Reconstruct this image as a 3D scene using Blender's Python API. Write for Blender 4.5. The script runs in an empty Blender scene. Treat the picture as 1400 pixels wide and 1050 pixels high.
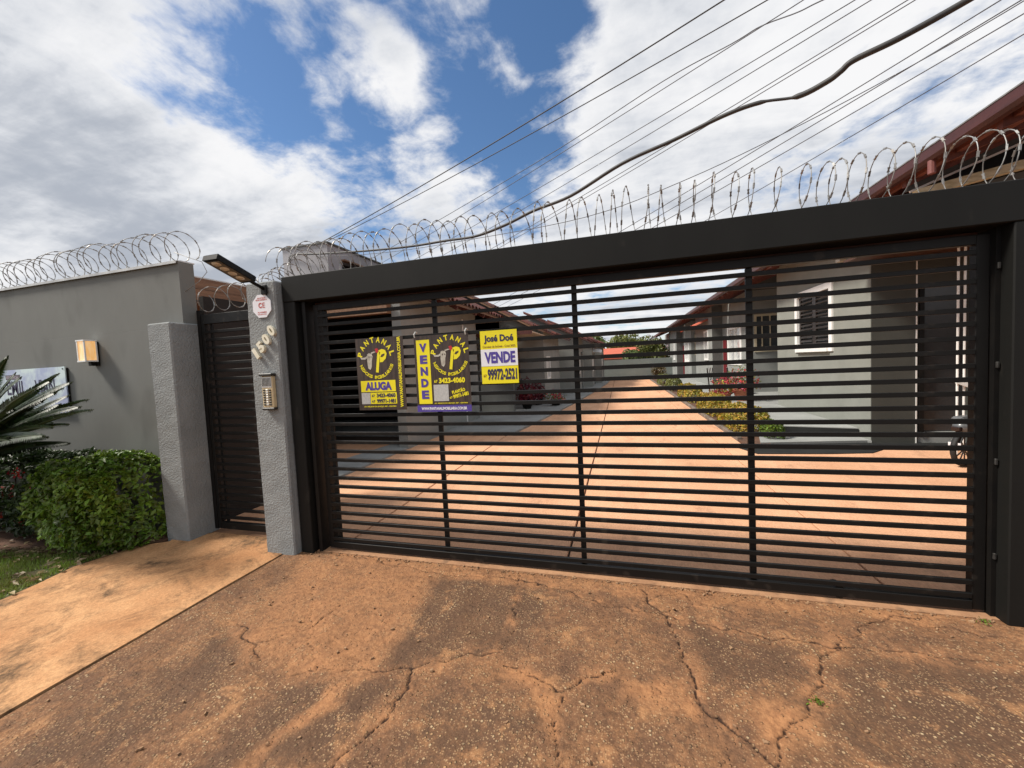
import bpy, math, random
import numpy as np
from mathutils import Vector, Matrix

random.seed(7)
rng = np.random.default_rng(7)
scene = bpy.context.scene
col = scene.collection
R_ = math.radians

# ------------------------------------------------------------------ camera
F_PX, CX, CY, CAM_H = 530.0, 700.0, 525.0, 1.6
d = np.array([848 - CX, 491 - CY, F_PX]); d /= np.linalg.norm(d)
g = np.array([-1181 - CX, 588 - CY, F_PX]); g -= d * (g @ d); g /= np.linalg.norm(g)
up_ = np.cross(-g, d)
if up_[1] > 0: up_ = -up_
ROT = np.stack([-g, d, up_])
def ray(u, v): return ROT @ np.array([u - CX, v - CY, F_PX])
def at_z(u, v, z=0.0):
    r = ray(u, v); t = (z - CAM_H) / r[2]; return r * t + np.array([0, 0, CAM_H])
def at_y(u, v, y):
    r = ray(u, v); return r * (y / r[1]) + np.array([0, 0, CAM_H])
def at_x(u, v, x):
    r = ray(u, v); return r * (x / r[0]) + np.array([0, 0, CAM_H])
cd = bpy.data.cameras.new('camera'); cam = bpy.data.objects.new('camera', cd); col.objects.link(cam)
cd.sensor_width = 36; cd.lens = 36 * F_PX / 1400; cd.clip_start = 0.05; cd.clip_end = 2000
r_, u_, b_ = ROT @ np.array([1, 0, 0]), ROT @ np.array([0, -1, 0]), -(ROT @ np.array([0, 0, 1]))
cam.matrix_world = Matrix(((r_[0], u_[0], b_[0], 0), (r_[1], u_[1], b_[1], 0), (r_[2], u_[2], b_[2], CAM_H), (0, 0, 0, 1)))
scene.camera = cam
scene.render.resolution_x, scene.render.resolution_y = 1024, 768

# ------------------------------------------------------------------ sun, sky, exposure
SUN_DIR = Vector((-0.74, -0.26, 0.93)).normalized()
SUN_EL = math.asin(SUN_DIR.z); SUN_ROT = math.atan2(SUN_DIR.x, SUN_DIR.y)
sd = bpy.data.lights.new('sun', 'SUN'); sd.energy = 3.0; sd.angle = R_(12); sd.color = (1, 0.93, 0.83)
so = bpy.data.objects.new('sun', sd); col.objects.link(so)
so.rotation_euler = SUN_DIR.to_track_quat('Z', 'Y').to_euler()
vs = scene.view_settings
vs.view_transform = 'Standard'; vs.look = 'None'; vs.gamma = 1; vs.exposure = 0.80; vs.use_curve_mapping = False

world = bpy.data.worlds.new('World'); scene.world = world; world.use_nodes = True
nt = world.node_tree; N = nt.nodes; L = nt.links; N.clear()
def nd(tree, typ, **kw):
    n = tree.nodes.new(typ)
    for k, v in kw.items():
        if k in n.inputs.keys() if isinstance(k, str) else False: n.inputs[k].default_value = v
        else: setattr(n, k, v)
    return n
def wmath(op, a, b=None, c=None, clamp=False):
    n = N.new('ShaderNodeMath'); n.operation = op; n.use_clamp = clamp
    for i, x in enumerate((a, b, c)):
        if x is None: continue
        if isinstance(x, (int, float)): n.inputs[i].default_value = x
        else: L.new(x, n.inputs[i])
    return n.outputs[0]
tc = N.new('ShaderNodeTexCoord')
sep = N.new('ShaderNodeSeparateXYZ'); L.new(tc.outputs['Generated'], sep.inputs[0])
zc = wmath('ADD', wmath('MAXIMUM', sep.outputs[2], 0.0), 0.21)
px = wmath('DIVIDE', sep.outputs[0], zc); py = wmath('DIVIDE', sep.outputs[1], zc)
cmb = N.new('ShaderNodeCombineXYZ'); L.new(px, cmb.inputs[0]); L.new(py, cmb.inputs[1])
def wnoise(scale, detail, rough, off, dist=0.0, sx=1.0, sy=1.0, rot=0.0):
    m = N.new('ShaderNodeMapping'); m.inputs['Location'].default_value = off; m.inputs['Scale'].default_value = (sx, sy, 1)
    m.inputs['Rotation'].default_value = (0, 0, rot)
    L.new(cmb.outputs[0], m.inputs[0])
    n = N.new('ShaderNodeTexNoise'); n.inputs['Scale'].default_value = scale; n.inputs['Detail'].default_value = detail
    n.inputs['Roughness'].default_value = rough; n.inputs['Distortion'].default_value = dist
    L.new(m.outputs[0], n.inputs['Vector']); return n.outputs['Fac']
n_big = wnoise(1.15, 12, 0.60, (3.1, 1.7, 0), 0.2)
n_fine = wnoise(4.2, 12, 0.62, (2.3, 6.2, 2), 0.3, 1.0, 1.0)
n_shade = wnoise(1.1, 8, 0.58, (1.4, 9.2, 5), 0.4, 0.55, 1.9, 0.35)
n_puff = wnoise(11.0, 10, 0.60, (5.3, 2.2, 4), 0.3)
cover = wmath('ADD', wmath('ADD', wmath('MULTIPLY', n_big, 0.42), wmath('MULTIPLY', n_fine, 0.46)), wmath('MULTIPLY', n_puff, 0.26))
cover = wmath('SUBTRACT', cover, 0.078)
def lobe(u, v, outer, inner, amount):
    r = ray(u, v); r = r / np.linalg.norm(r)
    dp = N.new('ShaderNodeVectorMath'); dp.operation = 'DOT_PRODUCT'
    L.new(tc.outputs['Generated'], dp.inputs[0]); dp.inputs[1].default_value = tuple(r)
    m = N.new('ShaderNodeMapRange'); m.interpolation_type = 'SMOOTHSTEP'
    m.inputs['From Min'].default_value = math.cos(R_(outer)); m.inputs['From Max'].default_value = math.cos(R_(inner))
    m.inputs['To Min'].default_value = 0; m.inputs['To Max'].default_value = amount
    L.new(dp.outputs['Value'], m.inputs['Value']); return m.outputs[0]
cover = wmath('ADD', cover, 0.085)
for a in ((640, 70, 18, 2, -0.125), (700, 220, 11, 1, -0.075), (310, 105, 10, 1, -0.19), (430, 125, 11, 1, -0.15), (770, 20, 10, 1, -0.09),
          (690, 110, 4, 1, .05), (600, 165, 4, .5, .06), (545, 100, 5, 1, .07), (720, 180, 3, .5, .06),
          (1100, 250, 8, 1, -0.045), (1330, 105, 8, 1, -0.06), (1150, 170, 10, 2, 0.045),
          (960, 90, 18, 6, 0.10), (120, 230, 28, 8, 0.12), (520, 95, 6, 1, 0.10), (430, 45, 6, 1, 0.07), (620, 250, 9, 2, 0.05)):
    cover = wmath('ADD', cover, lobe(*a))
mr = N.new('ShaderNodeMapRange'); mr.interpolation_type = 'SMOOTHSTEP'
mr.inputs['From Min'].default_value = 0.41; mr.inputs['From Max'].default_value = 0.60
L.new(cover, mr.inputs['Value'])
# thick cloud is greyer underneath, thin cloud and edges are white
dens = N.new('ShaderNodeMapRange'); dens.interpolation_type = 'SMOOTHSTEP'
dens.inputs['From Min'].default_value = 0.50; dens.inputs['From Max'].default_value = 0.72
L.new(wmath('ADD', wmath('MULTIPLY', cover, 0.45), wmath('MULTIPLY', n_shade, 0.60)), dens.inputs['Value'])
ramp = N.new('ShaderNodeValToRGB'); e = ramp.color_ramp.elements
e[0].position = 0.0; e[0].color = (9.0, 9.0, 9.1, 1); e[1].position = 1.0; e[1].color = (4.3, 4.65, 5.3, 1)
e2 = ramp.color_ramp.elements.new(0.5); e2.color = (7.0, 7.2, 7.6, 1)
L.new(dens.outputs[0], ramp.inputs[0])
sky = N.new('ShaderNodeTexSky'); sky.sky_type = 'NISHITA'; sky.sun_disc = False
sky.sun_elevation = SUN_EL; sky.sun_rotation = SUN_ROT; sky.altitude = 400; sky.air_density = 1.0; sky.dust_density = 0.6; sky.ozone_density = 2.0
mixs = N.new('ShaderNodeMix'); mixs.data_type = 'RGBA'
hsv = N.new('ShaderNodeHueSaturation'); hsv.inputs['Saturation'].default_value = 1.15; hsv.inputs['Value'].default_value = 1.3; L.new(sky.outputs[0], hsv.inputs['Color'])
L.new(mr.outputs[0], mixs.inputs[0]); L.new(hsv.outputs[0], mixs.inputs[6]); L.new(ramp.outputs[0], mixs.inputs[7])
bg = N.new('ShaderNodeBackground'); bg.inputs['Strength'].default_value = 0.06
L.new(mixs.outputs[2], bg.inputs['Color'])
wo = N.new('ShaderNodeOutputWorld'); L.new(bg.outputs[0], wo.inputs[0])

# ------------------------------------------------------------------ helpers: materials
MATS = {}
def mat(name, c1, c2=None, scale=3.0, rough=0.8, bump=0.0, bscale=40.0, metal=0.0, contrast=(0.35, 0.65), detail=6, emit=None, spec=0.5, coat=0.0, stretch=(1, 1, 1), island=0.0, trans=0.0, speck=None):
    if name in MATS: return MATS[name]
    m = bpy.data.materials.new(name); m.use_nodes = True; t = m.node_tree; bs = t.nodes['Principled BSDF']
    bs.inputs['Roughness'].default_value = rough; bs.inputs['Metallic'].default_value = metal
    bs.inputs['Specular IOR Level'].default_value = spec; bs.inputs['Coat Weight'].default_value = coat
    tcn = t.nodes.new('ShaderNodeTexCoord')
    mp = t.nodes.new('ShaderNodeMapping'); mp.inputs['Scale'].default_value = stretch
    t.links.new(tcn.outputs['Object'], mp.inputs[0])
    c2 = c2 or tuple(x * 0.8 for x in c1)
    no = t.nodes.new('ShaderNodeTexNoise'); no.inputs['Scale'].default_value = scale; no.inputs['Detail'].default_value = detail; no.inputs['Roughness'].default_value = 0.6
    t.links.new(mp.outputs[0], no.inputs['Vector'])
    rp = t.nodes.new('ShaderNodeValToRGB'); rp.color_ramp.elements[0].position = contrast[0]; rp.color_ramp.elements[1].position = contrast[1]
    rp.color_ramp.elements[0].color = (*c1, 1); rp.color_ramp.elements[1].color = (*c2, 1)
    t.links.new(no.outputs['Fac'], rp.inputs[0])
    outc = rp.outputs[0]
    if island:
        gm = t.nodes.new('ShaderNodeNewGeometry')
        hs = t.nodes.new('ShaderNodeHueSaturation')
        m1 = t.nodes.new('ShaderNodeMapRange'); m1.inputs['To Min'].default_value = 1 - island; m1.inputs['To Max'].default_value = 1 + island
        t.links.new(gm.outputs['Random Per Island'], m1.inputs['Value']); t.links.new(m1.outputs[0], hs.inputs['Value'])
        m2 = t.nodes.new('ShaderNodeMapRange'); m2.inputs['To Min'].default_value = 0.475; m2.inputs['To Max'].default_value = 0.515
        t.links.new(gm.outputs['Random Per Island'], m2.inputs['Value']); t.links.new(m2.outputs[0], hs.inputs['Hue'])
        t.links.new(outc, hs.inputs['Color']); outc = hs.outputs[0]
    if speck:
        n2 = t.nodes.new('ShaderNodeTexNoise'); n2.inputs['Scale'].default_value = speck[1]; n2.inputs['Detail'].default_value = 3
        t.links.new(mp.outputs[0], n2.inputs['Vector'])
        mk = t.nodes.new('ShaderNodeMapRange'); mk.inputs['From Min'].default_value = speck[2]; mk.inputs['From Max'].default_value = speck[2] + 0.08; mk.inputs['To Max'].default_value = speck[3]
        t.links.new(n2.outputs['Fac'], mk.inputs['Value'])
        mx = t.nodes.new('ShaderNodeMix'); mx.data_type = 'RGBA'; mx.inputs[7].default_value = (*speck[0], 1)
        t.links.new(mk.outputs[0], mx.inputs[0]); t.links.new(outc, mx.inputs[6]); outc = mx.outputs[2]
    t.links.new(outc, bs.inputs['Base Color'])
    if bump:
        nb = t.nodes.new('ShaderNodeTexNoise'); nb.inputs['Scale'].default_value = bscale; nb.inputs['Detail'].default_value = 5
        t.links.new(mp.outputs[0], nb.inputs['Vector'])
        bp = t.nodes.new('ShaderNodeBump'); bp.inputs['Strength'].default_value = bump; bp.inputs['Distance'].default_value = 0.01
        t.links.new(nb.outputs['Fac'], bp.inputs['Height']); t.links.new(bp.outputs[0], bs.inputs['Normal'])
    if emit:
        bs.inputs['Emission Color'].default_value = (*emit[0], 1); bs.inputs['Emission Strength'].default_value = emit[1]
    if trans: bs.inputs['Transmission Weight'].default_value = trans
    MATS[name] = m; return m

def leafmat(name, c1, c2, island=0.35):
    if name in MATS: return MATS[name]
    m = mat(name, c1, c2, scale=2.5, rough=0.45, island=island)
    t = m.node_tree; bs = t.nodes['Principled BSDF']
    src = bs.inputs['Base Color'].links[0].from_socket
    tr = t.nodes.new('ShaderNodeBsdfTranslucent'); t.links.new(src, tr.inputs[0])
    mx = t.nodes.new('ShaderNodeMixShader'); mx.inputs[0].default_value = 0.3
    out = t.nodes['Material Output']
    t.links.new(bs.outputs[0], mx.inputs[1]); t.links.new(tr.outputs[0], mx.inputs[2]); t.links.new(mx.outputs[0], out.inputs[0])
    return m

charcoal = mat('charcoal_paint', (0.0075, 0.0072, 0.0068), (0.0055, 0.0053, 0.005), 4, 0.5, 0.02, 60, spec=0.22, speck=((0.04, 0.033, 0.027), 11, 0.60, 0.4))
frame_paint = mat('frame_paint', (0.0105, 0.0105, 0.0095), (0.0070, 0.0070, 0.0065), 1.6, 0.6, 0.03, 25, spec=0.2, stretch=(1, 1, 0.4), speck=((0.04, 0.036, 0.03), 7, 0.68, 0.4))
guide_paint = mat('guide_paint', (0.006, 0.006, 0.006), (0.010, 0.009, 0.008), 8, 0.5, spec=0.2, speck=((0.06, 0.055, 0.05), 14, 0.72, 0.5))
wall_grey = mat('wall_grey', (0.178, 0.183, 0.172), (0.148, 0.152, 0.143), 1.3, 0.9, 0.15, 18, contrast=(0.3, 0.7), stretch=(1, 1, .45), speck=((0.105, 0.108, 0.10), 2.0, 0.57, 0.45))
stucco = mat('rough_stucco', (0.265, 0.278, 0.277), (0.205, 0.218, 0.220), 5, 0.95, 1.0, 62, contrast=(0.3, 0.7), speck=((0.24, 0.19, 0.12), 3.3, 0.68, 0.55))
house_grey = mat('house_grey', (0.27, 0.282, 0.268), (0.225, 0.235, 0.225), 1.5, 0.9, 0.1, 30)
house_dark = mat('house_dark_grey', (0.115, 0.118, 0.112), (0.092, 0.095, 0.09), 1.5, 0.9, 0.1, 30)  # house grey darkened with the shade of front walls; also dark trim
white_paint = mat('white_paint', (0.86, 0.86, 0.84), (0.80, 0.80, 0.78), 6, 0.5)
coping_white = mat('coping_metal', (0.66, 0.67, 0.66), (0.52, 0.53, 0.52), 5, 0.45, metal=0.2)
shutter_brown = mat('shutter_brown', (0.030, 0.024, 0.022), (0.02, 0.017, 0.016), 9, 0.45)
black_void = mat('interior_shade', (0.016, 0.014, 0.013), (0.012, 0.011, 0.010), 4, 0.8)  # near black: shade of deep interiors put into the colour
galv = mat('galvanised_wire', (0.34, 0.345, 0.34), (0.20, 0.18, 0.16), 11, 0.5, metal=0.5)
cable_black = mat('cable_rubber', (0.03, 0.03, 0.032), (0.05, 0.048, 0.045), 7, 0.6)
wire_dark = mat('wire_dark', (0.10, 0.105, 0.12), (0.07, 0.075, 0.085), 3, 0.6)
timber = mat('brown_timber', (0.25, 0.135, 0.075), (0.16, 0.082, 0.045), 4, 0.65, 0.15, 30, stretch=(6, 0.6, 6))
maroon = mat('maroon_paint', (0.115, 0.030, 0.024), (0.060, 0.017, 0.014), 5, 0.55, 0.1, 30, stretch=(3, 0.5, 3))
tile_red = mat('clay_tile', (0.27, 0.06, 0.038), (0.13, 0.032, 0.023), 3, 0.8, 0.2, 40, speck=((0.07, 0.045, 0.04), 5, 0.58, 0.7))
tile_dark = mat('clay_tile_dark', (0.16, 0.040, 0.028), (0.06, 0.02, 0.017), 3, 0.8, 0.2, 40, speck=((0.035, 0.026, 0.024), 5, 0.52, 0.8))
tile_bright = mat('clay_tile_bright', (0.52, 0.12, 0.065), (0.40, 0.09, 0.05), 4, 0.75, 0.2, 40)  # brighter red than the other clay tiles
lichen = mat('lichen_gutter', (0.78, 0.74, 0.55), (0.52, 0.47, 0.30), 7, 0.85, 0.2, 30, stretch=(1, 4, 4))  # lichen yellow, lightened to carry the sunlight on the gutter
concrete_grey = mat('grey_concrete', (0.30, 0.31, 0.305), (0.22, 0.225, 0.22), 1.2, 0.85, 0.15, 25)
porch_floor = mat('porch_floor', (0.34, 0.35, 0.34), (0.26, 0.27, 0.26), 1.4, 0.6, 0.1, 25)
dark_floor = mat('dark_step', (0.022, 0.023, 0.023), (0.014, 0.015, 0.015), 3, 0.7, spec=.25)
terracotta = mat('terracotta', (0.42, 0.15, 0.08), (0.33, 0.11, 0.06), 5, 0.8)
soil = mat('red_soil', (0.13, 0.062, 0.035), (0.075, 0.04, 0.025), 6, 0.95, 0.6, 40)
glass_dark = mat('window_glass', (0.05, 0.06, 0.065), (0.035, 0.04, 0.045), 2, 0.06, spec=0.8)
brass = mat('aged_brass', (0.84, 0.80, 0.66), (0.74, 0.68, 0.50), 14, 0.35, metal=0.15)
rubber = mat('black_rubber', (0.015, 0.015, 0.015), None, 5, 0.7)

def weathered(name, light, midc, stain, st=(0.50, 0.60), amt=0.85, stretch=(1, 1, 1), grain=0.28, sscale=2.1):
    m = bpy.data.materials.new(name); m.use_nodes = True; t = m.node_tree; bs = t.nodes['Principled BSDF']; bs.inputs['Roughness'].default_value = 0.88; bs.inputs['Specular IOR Level'].default_value = 0.3
    tcn = t.nodes.new('ShaderNodeTexCoord'); mp = t.nodes.new('ShaderNodeMapping'); mp.inputs['Scale'].default_value = stretch; t.links.new(tcn.outputs['Object'], mp.inputs[0])
    def noise(s, det=8, rough=.65, dist=0., off=(0, 0, 0)):
        a = t.nodes.new('ShaderNodeVectorMath'); a.operation = 'ADD'; a.inputs[1].default_value = off; t.links.new(mp.outputs[0], a.inputs[0])
        n = t.nodes.new('ShaderNodeTexNoise'); n.inputs['Scale'].default_value = s; n.inputs['Detail'].default_value = det; n.inputs['Roughness'].default_value = rough; n.inputs['Distortion'].default_value = dist
        t.links.new(a.outputs[0], n.inputs['Vector']); return n.outputs['Fac']
    def mr_(x, a, b, lo=0., hi=1.):
        n = t.nodes.new('ShaderNodeMapRange'); n.inputs['From Min'].default_value = a; n.inputs['From Max'].default_value = b; n.inputs['To Min'].default_value = lo; n.inputs['To Max'].default_value = hi
        t.links.new(x, n.inputs['Value']); return n.outputs[0]
    def mix(f, a, b, typ='MIX'):
        n = t.nodes.new('ShaderNodeMix'); n.data_type = 'RGBA'; n.blend_type = typ
        if isinstance(f, (int, float)): n.inputs[0].default_value = f
        else: t.links.new(f, n.inputs[0])
        for k, x in ((6, a), (7, b)):
            if isinstance(x, tuple): n.inputs[k].default_value = (*x, 1)
            else: t.links.new(x, n.inputs[k])
        return n.outputs[2]
    c = mix(mr_(noise(1.3, 9, .7), .36, .64), light, midc)
    c = mix(mr_(noise(7, 9, .75, .3, (4, 1, 0)), .46, .66, 0, .5), c, midc)
    sm = t.nodes.new('ShaderNodeMath'); sm.operation = 'MULTIPLY'; t.links.new(mr_(noise(sscale, 10, .74, .5, (9, 2, 0)), st[0], st[1], 0, amt), sm.inputs[0]); t.links.new(mr_(noise(16, 8, .75, 0, (1, 7, 0)), .36, .56, .25, 1), sm.inputs[1])
    c = mix(sm.outputs[0], c, stain)
    gr = t.nodes.new('ShaderNodeMapRange'); gr.inputs['From Min'].default_value = .3; gr.inputs['From Max'].default_value = .7; gr.inputs['To Min'].default_value = 1 - grain; gr.inputs['To Max'].default_value = 1 + grain * .6
    t.links.new(noise(70, 4, .8), gr.inputs['Value'])
    hs = t.nodes.new('ShaderNodeHueSaturation'); t.links.new(gr.outputs[0], hs.inputs['Value']); t.links.new(c, hs.inputs['Color'])
    t.links.new(hs.outputs[0], bs.inputs['Base Color'])
    bp = t.nodes.new('ShaderNodeBump'); bp.inputs['Strength'].default_value = 0.6; bp.inputs['Distance'].default_value = 0.008
    t.links.new(noise(38, 7, .7), bp.inputs['Height']); t.links.new(bp.outputs[0], bs.inputs['Normal'])
    return m

# ------------------------------------------------------------------ helpers: objects
ORG = {}
def empty(name, loc, label, cat, group=None):
    o = bpy.data.objects.new(name, None); col.objects.link(o); o.location = loc
    o.empty_display_size = 0.1
    ORG[o.name] = Vector(loc); tag(o, label, cat, group); return o
def tag(o, label=None, cat=None, group=None, kind=None):
    if label: o['label'] = label
    if cat: o['category'] = cat
    if group: o['group'] = group
    if kind: o['kind'] = kind
    return o
def link_mesh(name, me, parent=None, loc=None, org=None):
    o = bpy.data.objects.new(name, me); col.objects.link(o)
    if parent: o.parent = parent
    if loc is not None: o.location = loc
    ORG[o.name] = org if org is not None else (ORG[parent.name] if parent else Vector((0, 0, 0)))
    return o
class MB:
    def __init__(s): s.v = []; s.f = []
    def add(s, vs, fs):
        b = len(s.v); s.v += [tuple(map(float, p)) for p in vs]; s.f += [tuple(i + b for i in q) for q in fs]; return s
    def box(s, x0, x1, y0, y1, z0, z1):
        return s.add([(x0, y0, z0), (x1, y0, z0), (x1, y1, z0), (x0, y1, z0), (x0, y0, z1), (x1, y0, z1), (x1, y1, z1), (x0, y1, z1)],
                     [(3, 2, 1, 0), (4, 5, 6, 7), (0, 1, 5, 4), (1, 2, 6, 5), (2, 3, 7, 6), (3, 0, 4, 7)])
    def cham(s, x0, x1, y0, y1, z0, z1, b=0.004):
        """box whose vertical and horizontal edges are bevelled"""
        import bmesh
        bm = bmesh.new(); vs = {}
        pts = [(x, y, z) for x in (x0, x1) for y in (y0, y1) for z in (z0, z1)]
        vv = [bm.verts.new(p) for p in pts]
        idx = lambda a, b_, c: vv[a * 4 + b_ * 2 + c]
        for q in (((0,0,0),(0,0,1),(0,1,1),(0,1,0)), ((1,0,0),(1,1,0),(1,1,1),(1,0,1)), ((0,0,0),(1,0,0),(1,0,1),(0,0,1)),
                  ((0,1,0),(0,1,1),(1,1,1),(1,1,0)), ((0,0,0),(0,1,0),(1,1,0),(1,0,0)), ((0,0,1),(1,0,1),(1,1,1),(0,1,1))):
            bm.faces.new([idx(*k) for k in q])
        bmesh.ops.bevel(bm, geom=list(bm.edges), offset=b, segments=1, affect='EDGES')
        bmesh.ops.recalc_face_normals(bm, faces=list(bm.faces))
        bm.verts.index_update()
        s.add([v.co[:] for v in bm.verts], [[v.index for v in f_.verts] for f_ in bm.faces]); bm.free(); return s
    def obox(s, c, ax, ay, az, hx, hy, hz):
        c, ax, ay, az = map(Vector, (c, ax, ay, az))
        P = [c + ax * (hx * i) + ay * (hy * j) + az * (hz * k) for k in (-1, 1) for i, j in ((-1, -1), (1, -1), (1, 1), (-1, 1))]
        return s.add(P, [(3, 2, 1, 0), (4, 5, 6, 7), (0, 1, 5, 4), (1, 2, 6, 5), (2, 3, 7, 6), (3, 0, 4, 7)])
    def bar(s, p, q, w, h, upv=(0, 0, 1)):
        p, q = Vector(p), Vector(q); a = (q - p); l = a.length; a.normalize(); u = Vector(upv); sd_ = a.cross(u).normalized(); u = sd_.cross(a)
        return s.obox((p + q) / 2, a, sd_, u, l / 2, w / 2, h / 2)
    def tube(s, pts, r, n=6, closed=False, cap=True):
        P = [Vector(p) for p in pts]; m = len(P); rs = r if isinstance(r, (list, tuple)) else [r] * m
        rings = []; prev = None
        for i, p in enumerate(P):
            t = (P[min(i + 1, m - 1)] - P[max(i - 1, 0)])
            if t.length < 1e-9: t = Vector((0, 0, 1))
            t.normalize()
            if prev is None:
                a = Vector((0, 0, 1)) if abs(t.z) < 0.9 else Vector((1, 0, 0)); nn = t.cross(a).normalized()
            else:
                nn = (prev - t * prev.dot(t))
                nn = nn.normalized() if nn.length > 1e-6 else t.orthogonal().normalized()
            prev = nn; bn = t.cross(nn)
            rings.append([p + (nn * math.cos(2 * math.pi * k / n) + bn * math.sin(2 * math.pi * k / n)) * rs[i] for k in range(n)])
        vs_ = [q for rg in rings for q in rg]; fs = []
        for i in range(m - 1):
            for k in range(n):
                fs.append((i * n + k, i * n + (k + 1) % n, (i + 1) * n + (k + 1) % n, (i + 1) * n + k))
        if cap: fs.append(tuple(range(n - 1, -1, -1))); fs.append(tuple((m - 1) * n + k for k in range(n)))
        return s.add(vs_, fs)
    def prism(s, poly, a, b, axis='y'):
        """poly of 2D points extruded from a to b along axis (y: poly is x,z; x: y,z; z: x,y)"""
        f_ = {'y': lambda p, t: (p[0], t, p[1]), 'x': lambda p, t: (t, p[0], p[1]), 'z': lambda p, t: (p[0], p[1], t)}[axis]
        n = len(poly)
        return s.add([f_(p, a) for p in poly] + [f_(p, b) for p in poly],
                     [tuple(range(n)), tuple(range(2 * n - 1, n - 1, -1))] + [(i, i + n, (i + 1) % n + n, (i + 1) % n) for i in range(n)])
    def lathe(s, c, prof, n=20):
        c = Vector(c); vs_ = []; fs = []
        for (r, z) in prof:
            vs_ += [c + Vector((r * math.cos(2 * math.pi * k / n), r * math.sin(2 * math.pi * k / n), z)) for k in range(n)]
        for i in range(len(prof) - 1):
            for k in range(n): fs.append((i * n + k, i * n + (k + 1) % n, (i + 1) * n + (k + 1) % n, (i + 1) * n + k))
        return s.add(vs_, fs)
    def mesh(s, name, m, smooth=False, org=Vector((0, 0, 0))):
        me = bpy.data.meshes.new(name); me.from_pydata([(p[0] - org.x, p[1] - org.y, p[2] - org.z) for p in s.v], [], s.f)
        if m: me.materials.append(m)
        import bmesh
        bm = bmesh.new(); bm.from_mesh(me); bmesh.ops.recalc_face_normals(bm, faces=bm.faces); bm.to_mesh(me); bm.free()
        if smooth: me.polygons.foreach_set('use_smooth', [True] * len(me.polygons))
        return me
    def build(s, name, m, parent=None, smooth=False):
        org = ORG[parent.name] if parent else Vector((0, 0, 0))
        return link_mesh(name, s.mesh(name, m, smooth, org), parent)
    def thing(s, name, m, label, cat, group=None, smooth=False):
        P = np.array(s.v); org = Vector(((P[:, 0].min() + P[:, 0].max()) / 2, (P[:, 1].min() + P[:, 1].max()) / 2, P[:, 2].min()))
        o = link_mesh(name, s.mesh(name, m, smooth, org), None, org, org); return tag(o, label, cat, group)
    def struct(s, name, m, smooth=False):
        o = s.build(name, m, None, smooth); o['kind'] = 'structure'; return o
def np_mesh(name, V, Fq, m, org=Vector((0, 0, 0)), smooth=False):
    """fast mesh from arrays, all faces with the same corner count"""
    V = np.asarray(V, np.float32) - np.array(org, np.float32); Fq = np.asarray(Fq, np.int32); k = Fq.shape[1]
    me = bpy.data.meshes.new(name); me.vertices.add(len(V)); me.vertices.foreach_set('co', V.ravel())
    me.loops.add(Fq.size); me.loops.foreach_set('vertex_index', Fq.ravel())
    me.polygons.add(len(Fq)); me.polygons.foreach_set('loop_start', np.arange(0, Fq.size, k, dtype=np.int32))
    me.polygons.foreach_set('loop_total', np.full(len(Fq), k, np.int32))
    if smooth: me.polygons.foreach_set('use_smooth', np.ones(len(Fq), bool))
    me.update(calc_edges=True); me.materials.append(m); return me
def leaf_mesh(name, P, Nn, size, m, org=Vector((0, 0, 0)), aspect=0.45, jitter=0.7, fold=0.25):
    """one folded four-corner leaf at every point of P, leaning along Nn"""
    P = np.asarray(P, float); n = len(P); Nn = np.asarray(Nn, float) + rng.normal(0, jitter, (n, 3)); Nn /= np.linalg.norm(Nn, axis=1)[:, None] + 1e-9
    a = np.cross(Nn, rng.normal(0, 1, (n, 3))); a /= np.linalg.norm(a, axis=1)[:, None] + 1e-9; b = np.cross(Nn, a)
    sz = size * rng.uniform(0.6, 1.25, n)[:, None]
    tip = P + a * sz * 0.5; base = P - a * sz * 0.5; mid = P + Nn * sz * -fold * 0.3
    l = mid + b * sz * aspect * 0.5 + Nn * sz * fold; r = mid - b * sz * aspect * 0.5 + Nn * sz * fold
    V = np.stack([base, l, tip, r], 1).reshape(-1, 3); i = np.arange(n)[:, None] * 4
    Fq = np.concatenate([i + np.array([[0, 1, 2]]), i + np.array([[0, 2, 3]])], 0)
    return np_mesh(name, V, Fq, m, org)

def wall_holes(mb, ax, a0, a1, t0, t1, z0, z1, holes=()):
    """wall along ax ('x' or 'y') from a0 to a1, thickness t0..t1, with rectangular openings (lo, hi, zlo, zhi)"""
    A = sorted({a0, a1} | {h[0] for h in holes} | {h[1] for h in holes}); Z = sorted({z0, z1} | {h[2] for h in holes} | {h[3] for h in holes})
    for i in range(len(A) - 1):
        for j in range(len(Z) - 1):
            ca, cz_ = (A[i] + A[i + 1]) / 2, (Z[j] + Z[j + 1]) / 2
            if any(h[0] < ca < h[1] and h[2] < cz_ < h[3] for h in holes): continue
            if ax == 'x': mb.box(A[i], A[i + 1], t0, t1, Z[j], Z[j + 1])
            else: mb.box(t0, t1, A[i], A[i + 1], Z[j], Z[j + 1])

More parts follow.
